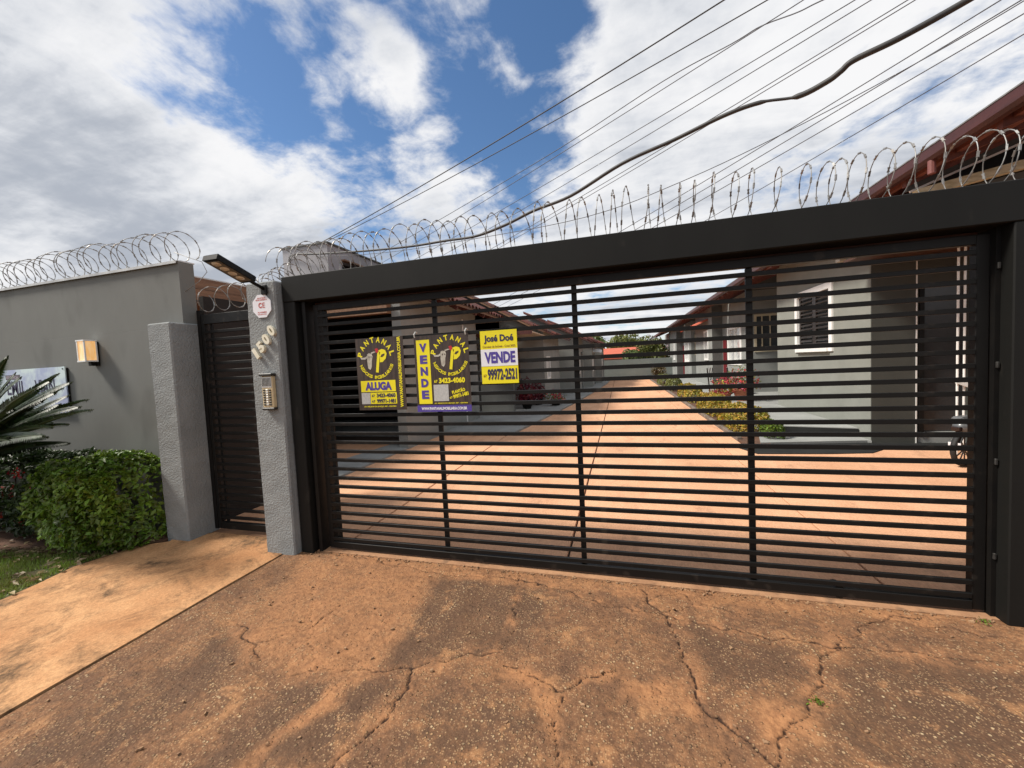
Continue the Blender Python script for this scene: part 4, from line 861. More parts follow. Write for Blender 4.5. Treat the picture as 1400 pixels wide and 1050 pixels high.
eave_m = mat('eave_boards', (0.30, 0.115, 0.085), (0.19, 0.07, 0.052), 5, .7, .1, 30, stretch=(4, .5, 4)); eave_m2 = mat('eave_timber', (0.20, 0.07, 0.052), (0.13, 0.045, 0.035), 5, .7, .1, 30, stretch=(3, .5, 3))
def right_house(y0, label, near=False):
    X = 3.98; h = empty('row_house', (6, y0, 0), label, 'house', 'row of grey houses on the right of the drive'); Z0 = -.02 if near else .16
    hg = mat('near_house_grey', (0.25, 0.262, 0.235), (0.215, 0.226, 0.202), 1.5, .9, .15, 30) if near else house_grey
    xe, ze = 3.38, 3.62
    y_end = y0 + 11.42
    # block A with its shuttered or narrow window
    holes = []
    if near: holes.append(shutter_window(h, X, -1, 8.93, 10.58, 1.56, 2.91, fr=.12))
    else: holes.append(narrow_window(h, X, -1, y0 + .75, y0 + 1.65, 1.35, 2.75))
    wa = MB(); wall_holes(wa, 'y', y0 + .001, y0 + 3.94, X, X + .2, Z0, 3.80, holes); wa.build('side_wall', hg, h)
    wb = MB()
    fholes = [(X + .62, X + 1.25, Z0 + .002, 2.55), (X + 1.55, X + 2.9, 1.3, 2.6)] if near else []
    wall_holes(wb, 'x', X + .003, 8.6, y0 - .015, y0 + .2, Z0 + .002, 3.798, fholes); wb.build('front_wall', mat('carport_wall_shade', (0.066, 0.069, 0.061), (0.052, 0.055, 0.049), 1.5, .9, .1, 30) if near else house_dark, h)  # near front wall: carport shade painted in as a darker grey
    MB().box(X + .2, 8.6, y0 + 3.74, y0 + 3.939, Z0, 3.80).build('porch_wall', house_grey, h)
    for yy in (y0 + .002, y0 + 3.74):
        MB().prism([(X + .2, 3.801), (8.6, 3.801), (8.6, 5.50), (X + .2, 3.88)], yy, yy + .19, 'y').build('gable', house_dark, h)
    # porch
    MB().box(6.2, 6.4, y0 + 3.94, y0 + 7.93, Z0, 4.62).build('back_wall', house_grey, h)
    hl = face_window(h, y0 + 7.93, 4.62, 5.62, 1.62, 2.95, mat('cream_frame', (0.62, 0.54, 0.38), None, 6, .5), bars=3)
    wc = MB(); wall_holes(wc, 'x', 4.4, 6.4, y0 + 7.93, y0 + 8.12, Z0, 3.8, [hl]); wc.build('porch_wall', house_grey, h)
    MB().prism([(4.4, 3.801), (6.4, 3.801), (6.4, 4.70), (4.4, 3.96)], y0 + 7.93, y0 + 8.12, 'y').build('gable', house_dark, h)
    hb = [narrow_window(h, 4.4, -1, y0 + 8.6, y0 + 10.5, 1.15, 2.75, mat('curtained_pane', (0.55, 0.57, 0.56), (0.3, 0.32, 0.33), 8, .15), fr=.16)]
    wd = MB(); wall_holes(wd, 'y', y0 + 8.12, y_end, 4.4, 4.6, Z0, 3.8, hb); wd.build('side_wall', house_grey, h)
    MB().box(4.385, 4.399, y0 + 10.7, y0 + 11.3, Z0, 2.35).build('door', mat('red_door', (0.16, 0.012, 0.018), None, 5, .4), h)
    # lantern on block A
    if near:
        ln = MB(); ln.box(X - .10, X - .003, 8.48, 8.62, 3.18, 3.34); ln.build('porch_lantern', mat('lantern_glass', (0.55, 0.47, 0.35), None, 5, .3), h)
        MB().box(X - .12, X - .003, 8.46, 8.64, 3.341, 3.37).build('lantern_cap', guide_paint, h)
    # roof and what carries it
    ya = 3.35 if near else y0 - 1.1
    rf_, xr, zr = tile_roof(h, -1, xe, ze, .37, 5.6, ya, y0 + 10.2, tile_red, lip=-.05, under=eave_m)
    for k in range(int((y0 + 10.2 - ya) / .62)):
        y = ya + .15 + k * .62; r = MB()
        r.add([(xe + .02, y - .03, ze - .10), (xe + .02, y + .03, ze - .10), (8.4, y + .03, ze + .37 * (8.4 - xe) - .10), (8.4, y - .03, ze + .37 * (8.4 - xe) - .10),
               (xe + .02, y - .03, ze + .004), (xe + .02, y + .03, ze + .004), (8.4, y + .03, ze + .37 * (8.4 - xe) - .003), (8.4, y - .03, ze + .37 * (8.4 - xe) - .003)],
              [(3, 2, 1, 0), (4, 5, 6, 7), (0, 1, 5, 4), (1, 2, 6, 5), (2, 3, 7, 6), (3, 0, 4, 7)]); r.build('rafter', eave_m2, rf_)
    for k in range(7):
        xk = xe + .12 + k * .36; z = ze + .37 * (xk - xe) - .005
        MB().box(xk - .03, xk + .03, ya + .02, y0 + 10.18, z - .055, z - .004).build('batten', eave_m2, rf_)
    gu = MB(); gu.prism([(xe - .10, ze + .10), (xe - .10, ze - .0), (xe - .075, ze - .035), (xe - .012, ze - .035), (xe - .012, ze + .03), (xe - .02, ze + .03), (xe - .02, ze - .025), (xe - .07, ze - .025), (xe - .09, ze + .005), (xe - .09, ze + .10)], ya, y0 + 10.15, 'y')
    MB().box(xe - .106, xe - .086, ya, y0 + 10.15, ze + .101, ze + .114).build('gutter_rim', galv, h)
    gu.build('gutter', mat('gutter_maroon', (0.075, 0.020, 0.017), (0.045, 0.013, 0.012), 4, .5, .1, 30, stretch=(1, .4, 2)), h)
    if near:
        MB().tube([(xe - .055, 5.42, ze - .03), (xe - .055, 5.42, ze - .17)], .034, 10).build('downpipe', mat('pipe_pink', (0.22, 0.075, 0.065), None, 5, .5), h)
    return h
R1 = right_house(7.77, 'nearest grey house on the right with a white framed shuttered window and maroon eaves', True)
R2 = right_house(19.2, 'second grey house on the right with a narrow window and red tile hood')
R3 = right_house(30.6, 'farthest grey house on the right side of the drive')
X0c = 4.57
# carport front of the nearest house
Yc = 6.0
fb = MB(); fb.add([(3.44, Yc, 3.475), (8.4, Yc, 3.475 + .37 * 4.96), (8.4, Yc, 3.56 + .37 * 4.96), (3.44, Yc, 3.56), (3.44, Yc + .03, 3.475), (8.4, Yc + .03, 3.475 + .37 * 4.96), (8.4, Yc + .03, 3.56 + .37 * 4.96), (3.44, Yc + .03, 3.56)], [(0, 1, 2, 3), (7, 6, 5, 4), (0, 4, 5, 1), (1, 5, 6, 2), (2, 6, 7, 3), (3, 7, 4, 0)])
fb.build('barge_board', house_dark, R1)
tr = MB(); tr.bar((3.46, Yc - .012, 3.463), (8.4, Yc - .012, 3.463 + .37 * 4.94), .02, .024); tr.build('white_trim', white_paint, R1)
lb_ = MB(); lb_.bar((3.50, Yc - .05, 3.415), (8.4, Yc - .05, 3.415 + .175 * 4.9), .10, .095); lb_.build('front_gutter', lichen, R1)
lw = MB(); lw.add([(3.55, Yc, 3.05), (8.4, Yc, 3.05), (8.4, Yc, 3.36 + .175 * 4.85), (3.55, Yc, 3.36), (3.55, Yc + .12, 3.05), (8.4, Yc + .12, 3.05), (8.4, Yc + .12, 3.36 + .175 * 4.85), (3.55, Yc + .12, 3.36)], [(0, 1, 2, 3), (7, 6, 5, 4), (0, 4, 5, 1), (1, 5, 6, 2), (2, 6, 7, 3), (3, 7, 4, 0)])
lw.build('carport_lintel', house_dark, R1)
cl_ = MB(); cl_.add([(3.5, Yc + .4, 3.0), (8.4, Yc + .4, 3.0), (8.4, Yc + .4, 5.3), (3.5, Yc + .4, 3.52), (3.5, Yc + .43, 3.0), (8.4, Yc + .43, 3.0), (8.4, Yc + .43, 5.3), (3.5, Yc + .43, 3.52)], [(0, 1, 2, 3), (7, 6, 5, 4), (0, 4, 5, 1), (1, 5, 6, 2), (2, 6, 7, 3), (3, 7, 4, 0)]); cl_.build('void_infill', black_void, R1)  # added black sheet standing in for the dark void under the roof
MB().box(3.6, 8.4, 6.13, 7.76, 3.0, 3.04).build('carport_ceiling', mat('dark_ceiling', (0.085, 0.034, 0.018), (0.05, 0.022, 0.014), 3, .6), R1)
MB().box(X0c - .004, X0c + .012, 7.746, 7.753, 0.0, 3.0).build('corner_bead', white_paint, R1)
MB().box(8.4, 8.6, 3.3, 7.76, 0, 5.2).build('carport_wall', house_dark, R1)
MB().box(4.62, 5.22, 7.84, 7.88, .16, 2.54).build('door', mat('dark_door', (0.05, 0.052, 0.055), None, 4, .25), R1)
MB().box(4.61, 4.67, 7.74, 7.79, .16, 2.55).build('door_frame', guide_paint, R1)
MB().box(5.54, 6.87, 7.84, 7.86, 1.3, 2.6).build('pane', glass_dark, R1)
for k in range(9): MB().box(5.54, 6.87, 7.79, 7.81, 1.36 + k * .14, 1.375 + k * .14).build('window_bar', guide_paint, R1)
for x in (4.60, 4.675):
    MB().tube([(x, 7.0, 0.0), (x, 7.0, 2.998)], .014, 8).build('carport_pole', white_paint, R1)
MB().obox((4.70, 6.97, 1.02), Vector((1, 0, -.45)).normalized(), (0, 1, 0), Vector((.45, 0, 1)).normalized(), .13, .01, .045).build('pole_bracket', white_paint, R1)
# red tile hood on the second house
hd = MB(); 
for k in range(9):
    y = 20.1 + k * .42; va = [(3.30, y + .2 * math.cos(math.pi * i / 5), 2.93 + .11 * math.sin(math.pi * i / 5)) for i in range(6)]; vb = [(3.97, y + .2 * math.cos(math.pi * i / 5), 3.20 + .11 * math.sin(math.pi * i / 5)) for i in range(6)]
    hd.add(va + vb, [(i, i + 1, 7 + i, 6 + i) for i in range(5)])
hd.add([(3.3, 19.9, 2.92), (3.97, 19.9, 3.19), (3.97, 23.7, 3.19), (3.3, 23.7, 2.92)], [(0, 1, 2, 3)])
hd.build('tile_hood', tile_bright, R2)

# ---- left house nearest: carport, tower, side wall
LX = -4.15
L1 = empty('row_house', (-7, 6.85, 0), 'nearest grey house on the left with a dark carport and a small square tower', 'house', 'row of grey houses on the left of the drive')
wa = MB(); wa.box(LX - .2, LX, 6.85, 11.0, 0.0, 3.30); wa.build('side_wall', house_grey, L1)
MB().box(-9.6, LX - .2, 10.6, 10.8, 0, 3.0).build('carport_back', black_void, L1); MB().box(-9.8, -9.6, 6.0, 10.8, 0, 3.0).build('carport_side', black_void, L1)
MB().box(LX - .215, LX - .201, 6.9, 10.59, 0.05, 3.0).build('carport_shade_sheet', black_void, L1)  # black sheet over the inner wall face, in place of interior shade
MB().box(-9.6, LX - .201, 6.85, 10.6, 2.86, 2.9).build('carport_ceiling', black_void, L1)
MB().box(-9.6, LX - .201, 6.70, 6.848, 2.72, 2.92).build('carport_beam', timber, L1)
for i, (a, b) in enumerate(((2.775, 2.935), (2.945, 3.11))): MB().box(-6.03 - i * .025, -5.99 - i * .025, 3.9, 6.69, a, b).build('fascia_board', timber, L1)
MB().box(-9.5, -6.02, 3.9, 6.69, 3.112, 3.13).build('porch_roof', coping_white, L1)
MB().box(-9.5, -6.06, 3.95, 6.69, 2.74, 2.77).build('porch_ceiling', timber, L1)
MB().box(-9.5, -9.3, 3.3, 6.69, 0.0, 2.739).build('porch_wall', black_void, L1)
MB().box(-9.29, -5.95, 6.45, 6.60, 0.0, 2.719).build('porch_screen', mat('void_dark_timber', (0.045, 0.026, 0.018), (0.028, 0.017, 0.012), 4, .6, stretch=(8, 1, .6)), L1)  # timber colour darkened to carry on the black of the carport void
pa_, pb_ = at_z(296, 716), at_z(356, 692); dv = (pb_ - pa_)[:2]; pa2 = pa_[:2] + dv * .12; pb2 = pb_[:2] + dv * .3
sc_ = MB(); n_ = np.array([-dv[1], dv[0]]) / np.hypot(*dv) * .06
sc_.add([(*pa2, 0), (*pb2, 0), (*(pb2 + n_), 0), (*(pa2 + n_), 0), (*pa2, 2.5), (*pb2, 2.5), (*(pb2 + n_), 2.5), (*(pa2 + n_), 2.5)], [(3, 2, 1, 0), (4, 5, 6, 7), (0, 1, 5, 4), (1, 2, 6, 5), (2, 3, 7, 6), (3, 0, 4, 7)])
sc_.thing('dark_backing', mat('backing_black', (0.014, 0.010, 0.008)), 'added black screen standing in for the darkness behind the pedestrian gate', 'screen')  # added sheet; its black replaces the darkness seen through the slats
rf_, _, _ = tile_roof(L1, 1, -3.60, 3.02, .56, 1.75, 6.45, 12.1, tile_dark, under=timber, hip=2.4)
for k in range(9): MB().bar((-3.62, 6.6 + k * .62, 2.965), (-4.14, 6.6 + k * .62, 2.965 + .31), .06, .09).build('rafter', maroon, rf_)
MB().box(-5.42, -5.36, 8.85, 12.1, 2.9, 3.96).build('ridge_wall', house_dark, L1)
MB().prism([(-5.42, 2.6), (-3.7, 2.6), (-3.7, 3.04), (-5.42, 3.98)], 11.95, 12.05, 'y').build('gable', house_dark, L1)
tx, ty, tz = -5.80, 6.9, 4.30
tw = MB(); wall_holes(tw, 'y', ty, 10.0, tx - .2, tx, 3.0, tz, [(7.33, 8.0, 3.55, 4.02)]); tw.box(-6.95, tx - .2, ty, ty + .2, 3.0, tz); tw.box(-6.95, tx - .2, 9.8, 10.0, 3.0, tz); tw.box(-6.95, -6.75, ty + .2, 9.8, 3.0, tz); tw.build('tower', mat('tower_plaster', (0.34, 0.33, 0.345), (0.27, 0.265, 0.28), 1.5, .9, .1, 30), L1)
MB().box(-7.0, tx + .035, ty - .03, 10.03, tz + .001, tz + .03).build('tower_coping', house_dark, L1)
MB().box(tx - .18, tx - .15, 7.3, 8.03, 3.5, 4.05).build('tower_window', black_void, L1); MB().box(tx - .1, tx + .12, 7.28, 8.1, 4.021, 4.05).build('window_hood', timber, L1)
MB().box(LX + .001, LX + .02, 9.95, 9.99, .05, 2.9).build('conduit', white_paint, L1)

def left_block(y0, y1, x, label, win=True, hood=None, door=True, zr=2.72):
    h = empty('row_house', (x - 2, y0, 0), label, 'house', 'row of grey houses on the left of the drive')
    z0 = .045
    holes = [narrow_window(h, x, 1, y0 + .45, y0 + 1.25, .95, 1.85)] if win else []
    dy = y0 + (y1 - y0) * .62
    if door: holes.append((dy, dy + .85, z0, 2.1))
    wa = MB(); wall_holes(wa, 'y', y0, y1, x - .2, x, z0, zr + .19, holes); wa.build('side_wall', house_grey, h)
    if door: MB().box(x - .18, x - .14, dy, dy + .85, z0, 2.1).build('door', shutter_brown, h)
    MB().prism([(x - 4, z0), (x - .2, z0), (x - .2, zr + .28), (x - 2.4, zr + 1.38), (x - 4, zr + 1.38)], y0, y0 + .2, 'y').build('front_wall', house_grey, h)
    MB().prism([(x - 4, z0), (x - .2, z0), (x - .2, zr + .28), (x - 2.4, zr + 1.38), (x - 4, zr + 1.38)], y1 - .2, y1, 'y').build('rear_wall', house_grey, h)
    tile_roof(h, 1, x + .5, zr - .05, .5, 3.0, y0 - .35, y1 + .35, tile_dark, under=maroon)
    return h
L2 = left_block(14.6, 18.4, -2.80, 'second grey house on the left, with a white framed narrow window beside a porch', zr=2.62, door=False)
# its porch
MB().box(-4.45, -3.34, 12.0, 12.18, .045, 2.75).build('porch_front', house_dark, L2)
MB().box(-5.0, -4.8, 12.18, 14.6, .045, 2.75).build('porch_back', house_dark, L2)
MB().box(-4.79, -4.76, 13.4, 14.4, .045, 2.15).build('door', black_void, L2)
face_window(L2, 14.58, -4.6, -3.75, 1.05, 2.1, timber, mat('curtained_pane', (0.5, 0.5, 0.5)), bars=2)
MB().box(-5.0, -2.7, 11.9, 14.5, 2.60, 2.64).build('porch_ceiling', mat('cream_ceiling', (0.62, 0.50, 0.38), None, 4, .6), L2)
MB().box(-5.0, -2.62, 11.86, 11.90, 2.52, 2.74).build('porch_fascia', maroon, L2)
rf_, _, _ = tile_roof(L2, 1, -2.62, 2.70, .55, 2.4, 11.8, 14.2, tile_dark, under=timber)
MB().prism([(-5.0, 2.645), (-2.64, 2.645), (-2.64, 2.72), (-5.0, 4.0)], 11.95, 12.05, 'y').build('gable', house_dark, L2)
L3 = left_block(19.2, 22.6, -2.05, 'third grey house on the left with a dark door and white window frame', zr=2.62)
L4 = left_block(23.4, 26.6, -1.62, 'fourth grey house on the left with pale arched hood', zr=2.6)
L5 = left_block(27.4, 31.5, -1.25, 'farthest grey house on the left beside the end wall', zr=2.55)
ah = MB()
pa = [(-1.62 + .02, 24.0 + 1.3 * i / 8, 2.12 + .25 * math.sin(math.pi * i / 8)) for i in range(9)]; pb = [(-1.62 + .55, 24.0 + 1.3 * i / 8, 2.05 + .18 * math.sin(math.pi * i / 8)) for i in range(9)]
ah.add(pa + pb, [(i, i + 1, 10 + i, 9 + i) for i in range(8)]); ah.build('arched_hood', white_paint, L4)
# louvre blades collected from the shuttered window
for q, root in lou: q.build('louvre', shutter_brown, [c for c in root.children if c.name.startswith('window')][0])

# end wall and what stands beyond
MB().box(-9, 9, 33.2, 33.4, -.05, 1.55).thing('end_wall', mat('end_wall_paint', (0.21, 0.235, 0.22), (0.16, 0.18, 0.17), .6, .9), 'low grey green wall closing the far end of the driveway', 'wall')
fh = empty('far_house', (0, 46, 0), 'far house with an orange red tiled roof beyond the end wall', 'house')
MB().box(-7, 6, 46, 54, 0, 2.0).build('wall', mat('far_wall', (0.5, 0.42, 0.34), None, 2, .9), fh)
MB().prism([(45.2, 1.75), (50, 3.0), (54.8, 1.75), (54.8, 1.65), (50, 2.9), (45.2, 1.65)], -7.6, 6.6, 'x').build('roof', tile_bright, fh)

# ================================================================== PLANTS
leaf_green = leafmat('leaf_green', (0.17, 0.26, 0.026), (0.060, 0.12, 0.012), .6); leaf_dark = leafmat('leaf_dark', (0.040, 0.075, 0.016), (0.018, 0.036, 0.009), .5)
leaf_gold = leafmat('leaf_gold', (0.42, 0.35, 0.04), (0.17, 0.19, 0.03)); leaf_red = leafmat('leaf_red', (0.20, 0.012, 0.022), (0.07, 0.010, 0.016)); petal = leafmat('petal_pink', (0.55, 0.04, 0.09), (0.45, 0.10, 0.06))
far_green = leafmat('leaf_far', (0.15, 0.20, 0.055), (0.07, 0.11, 0.03)); leaf_olive = leafmat('leaf_olive', (0.21, 0.23, 0.06), (0.10, 0.125, 0.035))
bark = mat('bark', (0.12, 0.085, 0.06), (0.07, 0.05, 0.035), 6, .9, .5, 20)
def stems(root, pts, r=.006):
    m_ = MB()
    for a, b in pts: m_.tube([a, Vector(a).lerp(Vector(b), .5) + Vector((random.uniform(-.02, .02),) * 2 + (0,)), b], [r, r * .7, r * .4], 5)
    return m_.build('stems', bark, root)
def shrub(name, label, cat, c, rx, ry, h, n, size, m_, group=None, lumps=9, flowers=None, box=False, z0=0.0, jitter=.7):
    """bushy plant: leaves on and under the skin of overlapping lumps"""
    root = empty(name, (c[0], c[1], z0), label, cat, group); P, Nn = [], []
    lm = []
    for k in range(lumps):
        a = random.uniform(0, 6.28); q = math.sqrt(random.random()) * (.75 if not box else .95)
        lm.append((c[0] + rx * q * math.cos(a) if not box else c[0] + random.uniform(-1, 1) * rx * .86, c[1] + (ry * q * math.sin(a) if not box else random.uniform(-1, 1) * ry * .5), z0 + h * random.uniform(.30, .72), random.uniform(.32, .5)))
    R0 = min(rx, ry, h)
    per = n // lumps
    for (x, y, z, s_) in lm:
        v = rng.normal(0, 1, (per, 3)); v /= np.linalg.norm(v, axis=1)[:, None]
        rad = s_ * (1 - np.abs(rng.normal(0, .16, per)))[:, None]
        sc = np.array([max(.5, s_ * 0 + 1) * (R0 if not box else h * .62), (R0 if not box else h * .55), h * .62])
        p = np.array([x, y, z]) + v * rad * sc * 1.35
        P.append(p); Nn.append(v)
    P = np.concatenate(P); Nn = np.concatenate(Nn)
    k = (P[:, 2] > z0 + .015); P, Nn = P[k], Nn[k] + np.array([0, 0, .35])
    link_mesh('foliage', leaf_mesh('foliage', P, Nn, size, m_, ORG[root.name], jitter=jitter), root)
    stems(root, [((c[0] + random.uniform(-.5, .5) * rx, c[1] + random.uniform(-.4, .4) * ry, z0), (x, y, z)) for (x, y, z, s_) in lm])
    if flowers:
        idx = rng.choice(len(P), flowers[0], replace=False); Pf = np.repeat(P[idx] + Nn[idx] * .02, 5, 0) + rng.normal(0, size * .5, (flowers[0] * 5, 3))
        FL = link_mesh('flowers', leaf_mesh('flowers', Pf, np.repeat(Nn[idx], 5, 0), size * .8, flowers[1], ORG[root.name], aspect=.8), root); FL['kind'] = 'stuff'
    return root
def box_hedge(name, label, x0, x1, y0, y1, h, n, size, m_, flowers=None, top_bias=.35):
    root = empty(name, ((x0 + x1) / 2, (y0 + y1) / 2, 0), label, 'hedge', 'hedge along the left wall'); P, Nn = [], []
    u = rng.random((n, 3)); f_ = rng.random(n)
    X = x0 + (x1 - x0) * u[:, 0]; Y = y0 + (y1 - y0) * u[:, 1]; Z = h * u[:, 2] ** .8
    nr = np.zeros((n, 3))
    top = f_ < top_bias; fr = (f_ >= top_bias) & (f_ < .86); en = f_ >= .86
    Z[top] = h * (1 - np.abs(rng.normal(0, .05, top.sum()))); nr[top] = (0, -.2, 1)
    Y[fr] = y0 + np.abs(rng.normal(0, .06, fr.sum())); nr[fr] = (0, -1, .5)
    side_ = rng.random(n) < .8; X[en & side_] = x1 - np.abs(rng.normal(0, .05, (en & side_).sum())); X[en & ~side_] = x0; nr[en] = (.8, -.3, .5)
    lump = (vnoise(X * 1.0, Y + Z, 21, 4, 3.2) - .45) * .30; lump2 = (vnoise(X + 7, Z + Y * 2, 23, 4, 4.0) - .45) * .36
    Z = Z + np.where(top | (Z > h * .75), lump, 0); Y = Y + lump2 - .10 * np.sin(np.clip(Z / h, 0, 1) * math.pi) * (1 - u[:, 1])
    Y = Y + .13 * np.clip((.32 - Z / h) / .32, 0, 1)
    endr = np.clip((X - (x1 - .28)) / .28, 0, 1) ** 2; Z = Z * (1 - .16 * endr); Y = Y + .12 * endr * (Y < y0 + .2)
    big = (vnoise(X * 1.0 + 3, Y * 0, 27, 2, 1.6) - .38); Z = Z * (1 + .16 * big); Y = Y - .16 * big * (Y < y0 + .25)
    # rounded shoulder at the front top
    sh = np.clip((Z / h - .75) / .25, 0, 1) * np.clip((y0 + .12 - Y) / .12, 0, 1); Z = Z - sh * .05; Y = Y + sh * .05
    P = np.stack([X, Y, np.maximum(Z, .03)], 1)
    link_mesh('foliage', leaf_mesh('foliage', P, nr, size, m_, ORG[root.name], jitter=.55, aspect=.5), root)
    stems(root, [((x, y0 + .25 + random.uniform(-.05, .1), 0), (x + random.uniform(-.1, .1), y0 + random.uniform(.05, .3), h * random.uniform(.5, .8))) for x in np.linspace(x0 + .1, x1 - .1, int((x1 - x0) * 9))], .010)
    if flowers:
        cnt, fm = flowers; fx = rng.uniform(x0, x1, cnt); fz = h * rng.uniform(.25, .95, cnt); Pf = np.repeat(np.stack([fx, y0 - .02 + 0 * fx, fz], 1), 9, 0) + rng.normal(0, .022, (cnt * 9, 3))
        FL = link_mesh('flowers', leaf_mesh('flowers', Pf, np.tile([0, -1, .4], (cnt * 9, 1)), .035, fm, ORG[root.name], aspect=.8), root); FL['kind'] = 'stuff'
    return root
box_hedge('clipped_hedge', 'bright green clipped hedge with small glossy leaves next to the left pillar', -5.42, -4.50, 2.28, 2.84, .85, 9500, .060, leaf_green)
box_hedge('flowering_hedge', 'dark hedge with red flower heads under the cycad at the far left', -8.6, -5.36, 2.34, 2.84, .84, 17000, .058, leaf_dark, flowers=(60, leafmat('ixora_red', (0.42, 0.03, 0.012), (0.3, 0.03, 0.02))))
# soil bed, lawn, dry leaves
lawn_pts = [(-12, -1.5), (-4.88, -1.5)] + [(x + 0.0, y) for x, y in left_edge[1:-2]] + [(-4.75, 2.42), (-6.5, 2.08), (-12, 1.9)]
MB().prism([(-12, 1.85), (-6.5, 2.05), (-4.72, 2.35), (-4.47, 2.72), (-4.47, 2.868), (-12, 2.868)], -.05, .004, 'z').struct('hedge_bed', soil)
lawn_base = MB().prism([(-12, -3), (-4.87, -3)] + [(x - .004, y) for x, y in left_edge[1:-1]] + [(-4.73, 2.36), (-6.5, 2.06), (-12, 1.86)], -.05, .000, 'z').struct('lawn', mat('lawn_earth', (0.06, 0.075, 0.02), (0.10, 0.06, 0.035), 5, .95, .5, 50))
def in_lawn(x, y):
    xe_ = np.interp(y, [p[1] for p in left_edge], [p[0] for p in left_edge]); yb_ = np.interp(x, [-12, -6.5, -4.73], [1.86, 2.06, 2.36])
    return (x < xe_ - .03) & (y < yb_ + .03) & (y > .9) & (x > -8.5)
n = 60000; gx_ = rng.uniform(-8.5, -4.4, n); gy_ = rng.uniform(.9, 2.45, n); k = in_lawn(gx_, gy_) & (vnoise(gx_, gy_, 31, 3, 2.2) > .33); gx_, gy_ = gx_[k], gy_[k]; n = len(gx_)
ang = rng.uniform(0, 6.28, n); hh = rng.uniform(.018, .05, n); ln_ = rng.uniform(.006, .03, n)
bx_, by_ = np.cos(ang), np.sin(ang)
b0 = np.stack([gx_ - by_ * .0025, gy_ + bx_ * .0025, 0 * gx_], 1); b1 = np.stack([gx_ + by_ * .0025, gy_ - bx_ * .0025, 0 * gx_], 1); tp = np.stack([gx_ + bx_ * ln_, gy_ + by_ * ln_, hh], 1)
grass = link_mesh('grass', np_mesh('grass', np.stack([b0, b1, tp], 1).reshape(-1, 3), np.arange(n * 3).reshape(-1, 3), leafmat('grass_blade', (0.16, 0.27, 0.03), (0.20, 0.22, 0.045))))
tag(grass, 'short green lawn grass at the left edge of the path', 'grass', kind='stuff')
n = 330; lx = rng.uniform(-8, -4.5, n); ly = np.interp(lx, [-12, -6.5, -4.6], [1.80, 2.02, 2.50]) + rng.normal(0, .13, n)
lx2 = np.concatenate([lx, rng.normal(-4.75, .12, 80), rng.uniform(-7.2, -4.8, 60)]); ly2 = np.concatenate([ly, rng.uniform(1.5, 2.6, 80), rng.uniform(1.3, 2.0, 60)]); kk = (lx2 < np.interp(ly2, [p[1] for p in left_edge], [p[0] for p in left_edge]) + .03)
lv = link_mesh('dry_leaves', leaf_mesh('dry_leaves', np.stack([lx2[kk], ly2[kk], .02 + 0 * lx2[kk]], 1), np.tile([0, 0, 1], (kk.sum(), 1)), .075, leafmat('dry_leaf', (0.42, 0.34, 0.20), (0.20, 0.12, 0.06)), jitter=.35, aspect=.4))
tag(lv, 'scattered dry leaves along the edge of the lawn and hedge', 'leaves', kind='stuff')
# grit and leaf crumbs along the gate and path
n = 420; gx2 = rng.uniform(-2.9, 2.0, n); gy2 = np.where(rng.random(n) < .5, 2.80 - np.abs(rng.normal(0, .03, n)), rng.uniform(1.0, 2.8, n))
gr_ = MB()
for x, y in zip(gx2, gy2):
    s_ = random.uniform(.003, .009); gr_.obox((x, y, s_ * .4 + .002), Vector((1, random.uniform(-1, 1), .2)).normalized(), Vector((random.uniform(-.6, .6), 1, 0)).normalized(), (0, 0, 1), s_, s_ * .7, s_ * .5)
gr_ = gr_.build('grit', mat('grit', (0.36, 0.22, 0.12), (0.2, 0.11, 0.06), 30, .9)); tag(gr_, 'loose grit and crumbs lying on the concrete before the gate', 'grit', kind='stuff')
# small weeds in the cracks
for i, (u, v, lb) in enumerate(((988 + 0, 925 + 0, None), (1118, 962, 'tiny green weed growing in the long crack of the concrete'), (1346, 852, 'tiny green weed at the foot of the right gate post'))):
    if lb is None: continue
    p = at_z(u, v); r = empty('weed', (p[0], p[1], 0), lb, 'weed', 'weeds in the concrete'); Pw = np.array([p[0], p[1], .012]) + rng.normal(0, 1, (26, 3)) * np.array([.014, .014, .005])
    link_mesh('leaves', leaf_mesh('leaves', Pw, np.tile([0, 0, 1], (26, 1)), .018, leaf_green, ORG[r.name]), r)
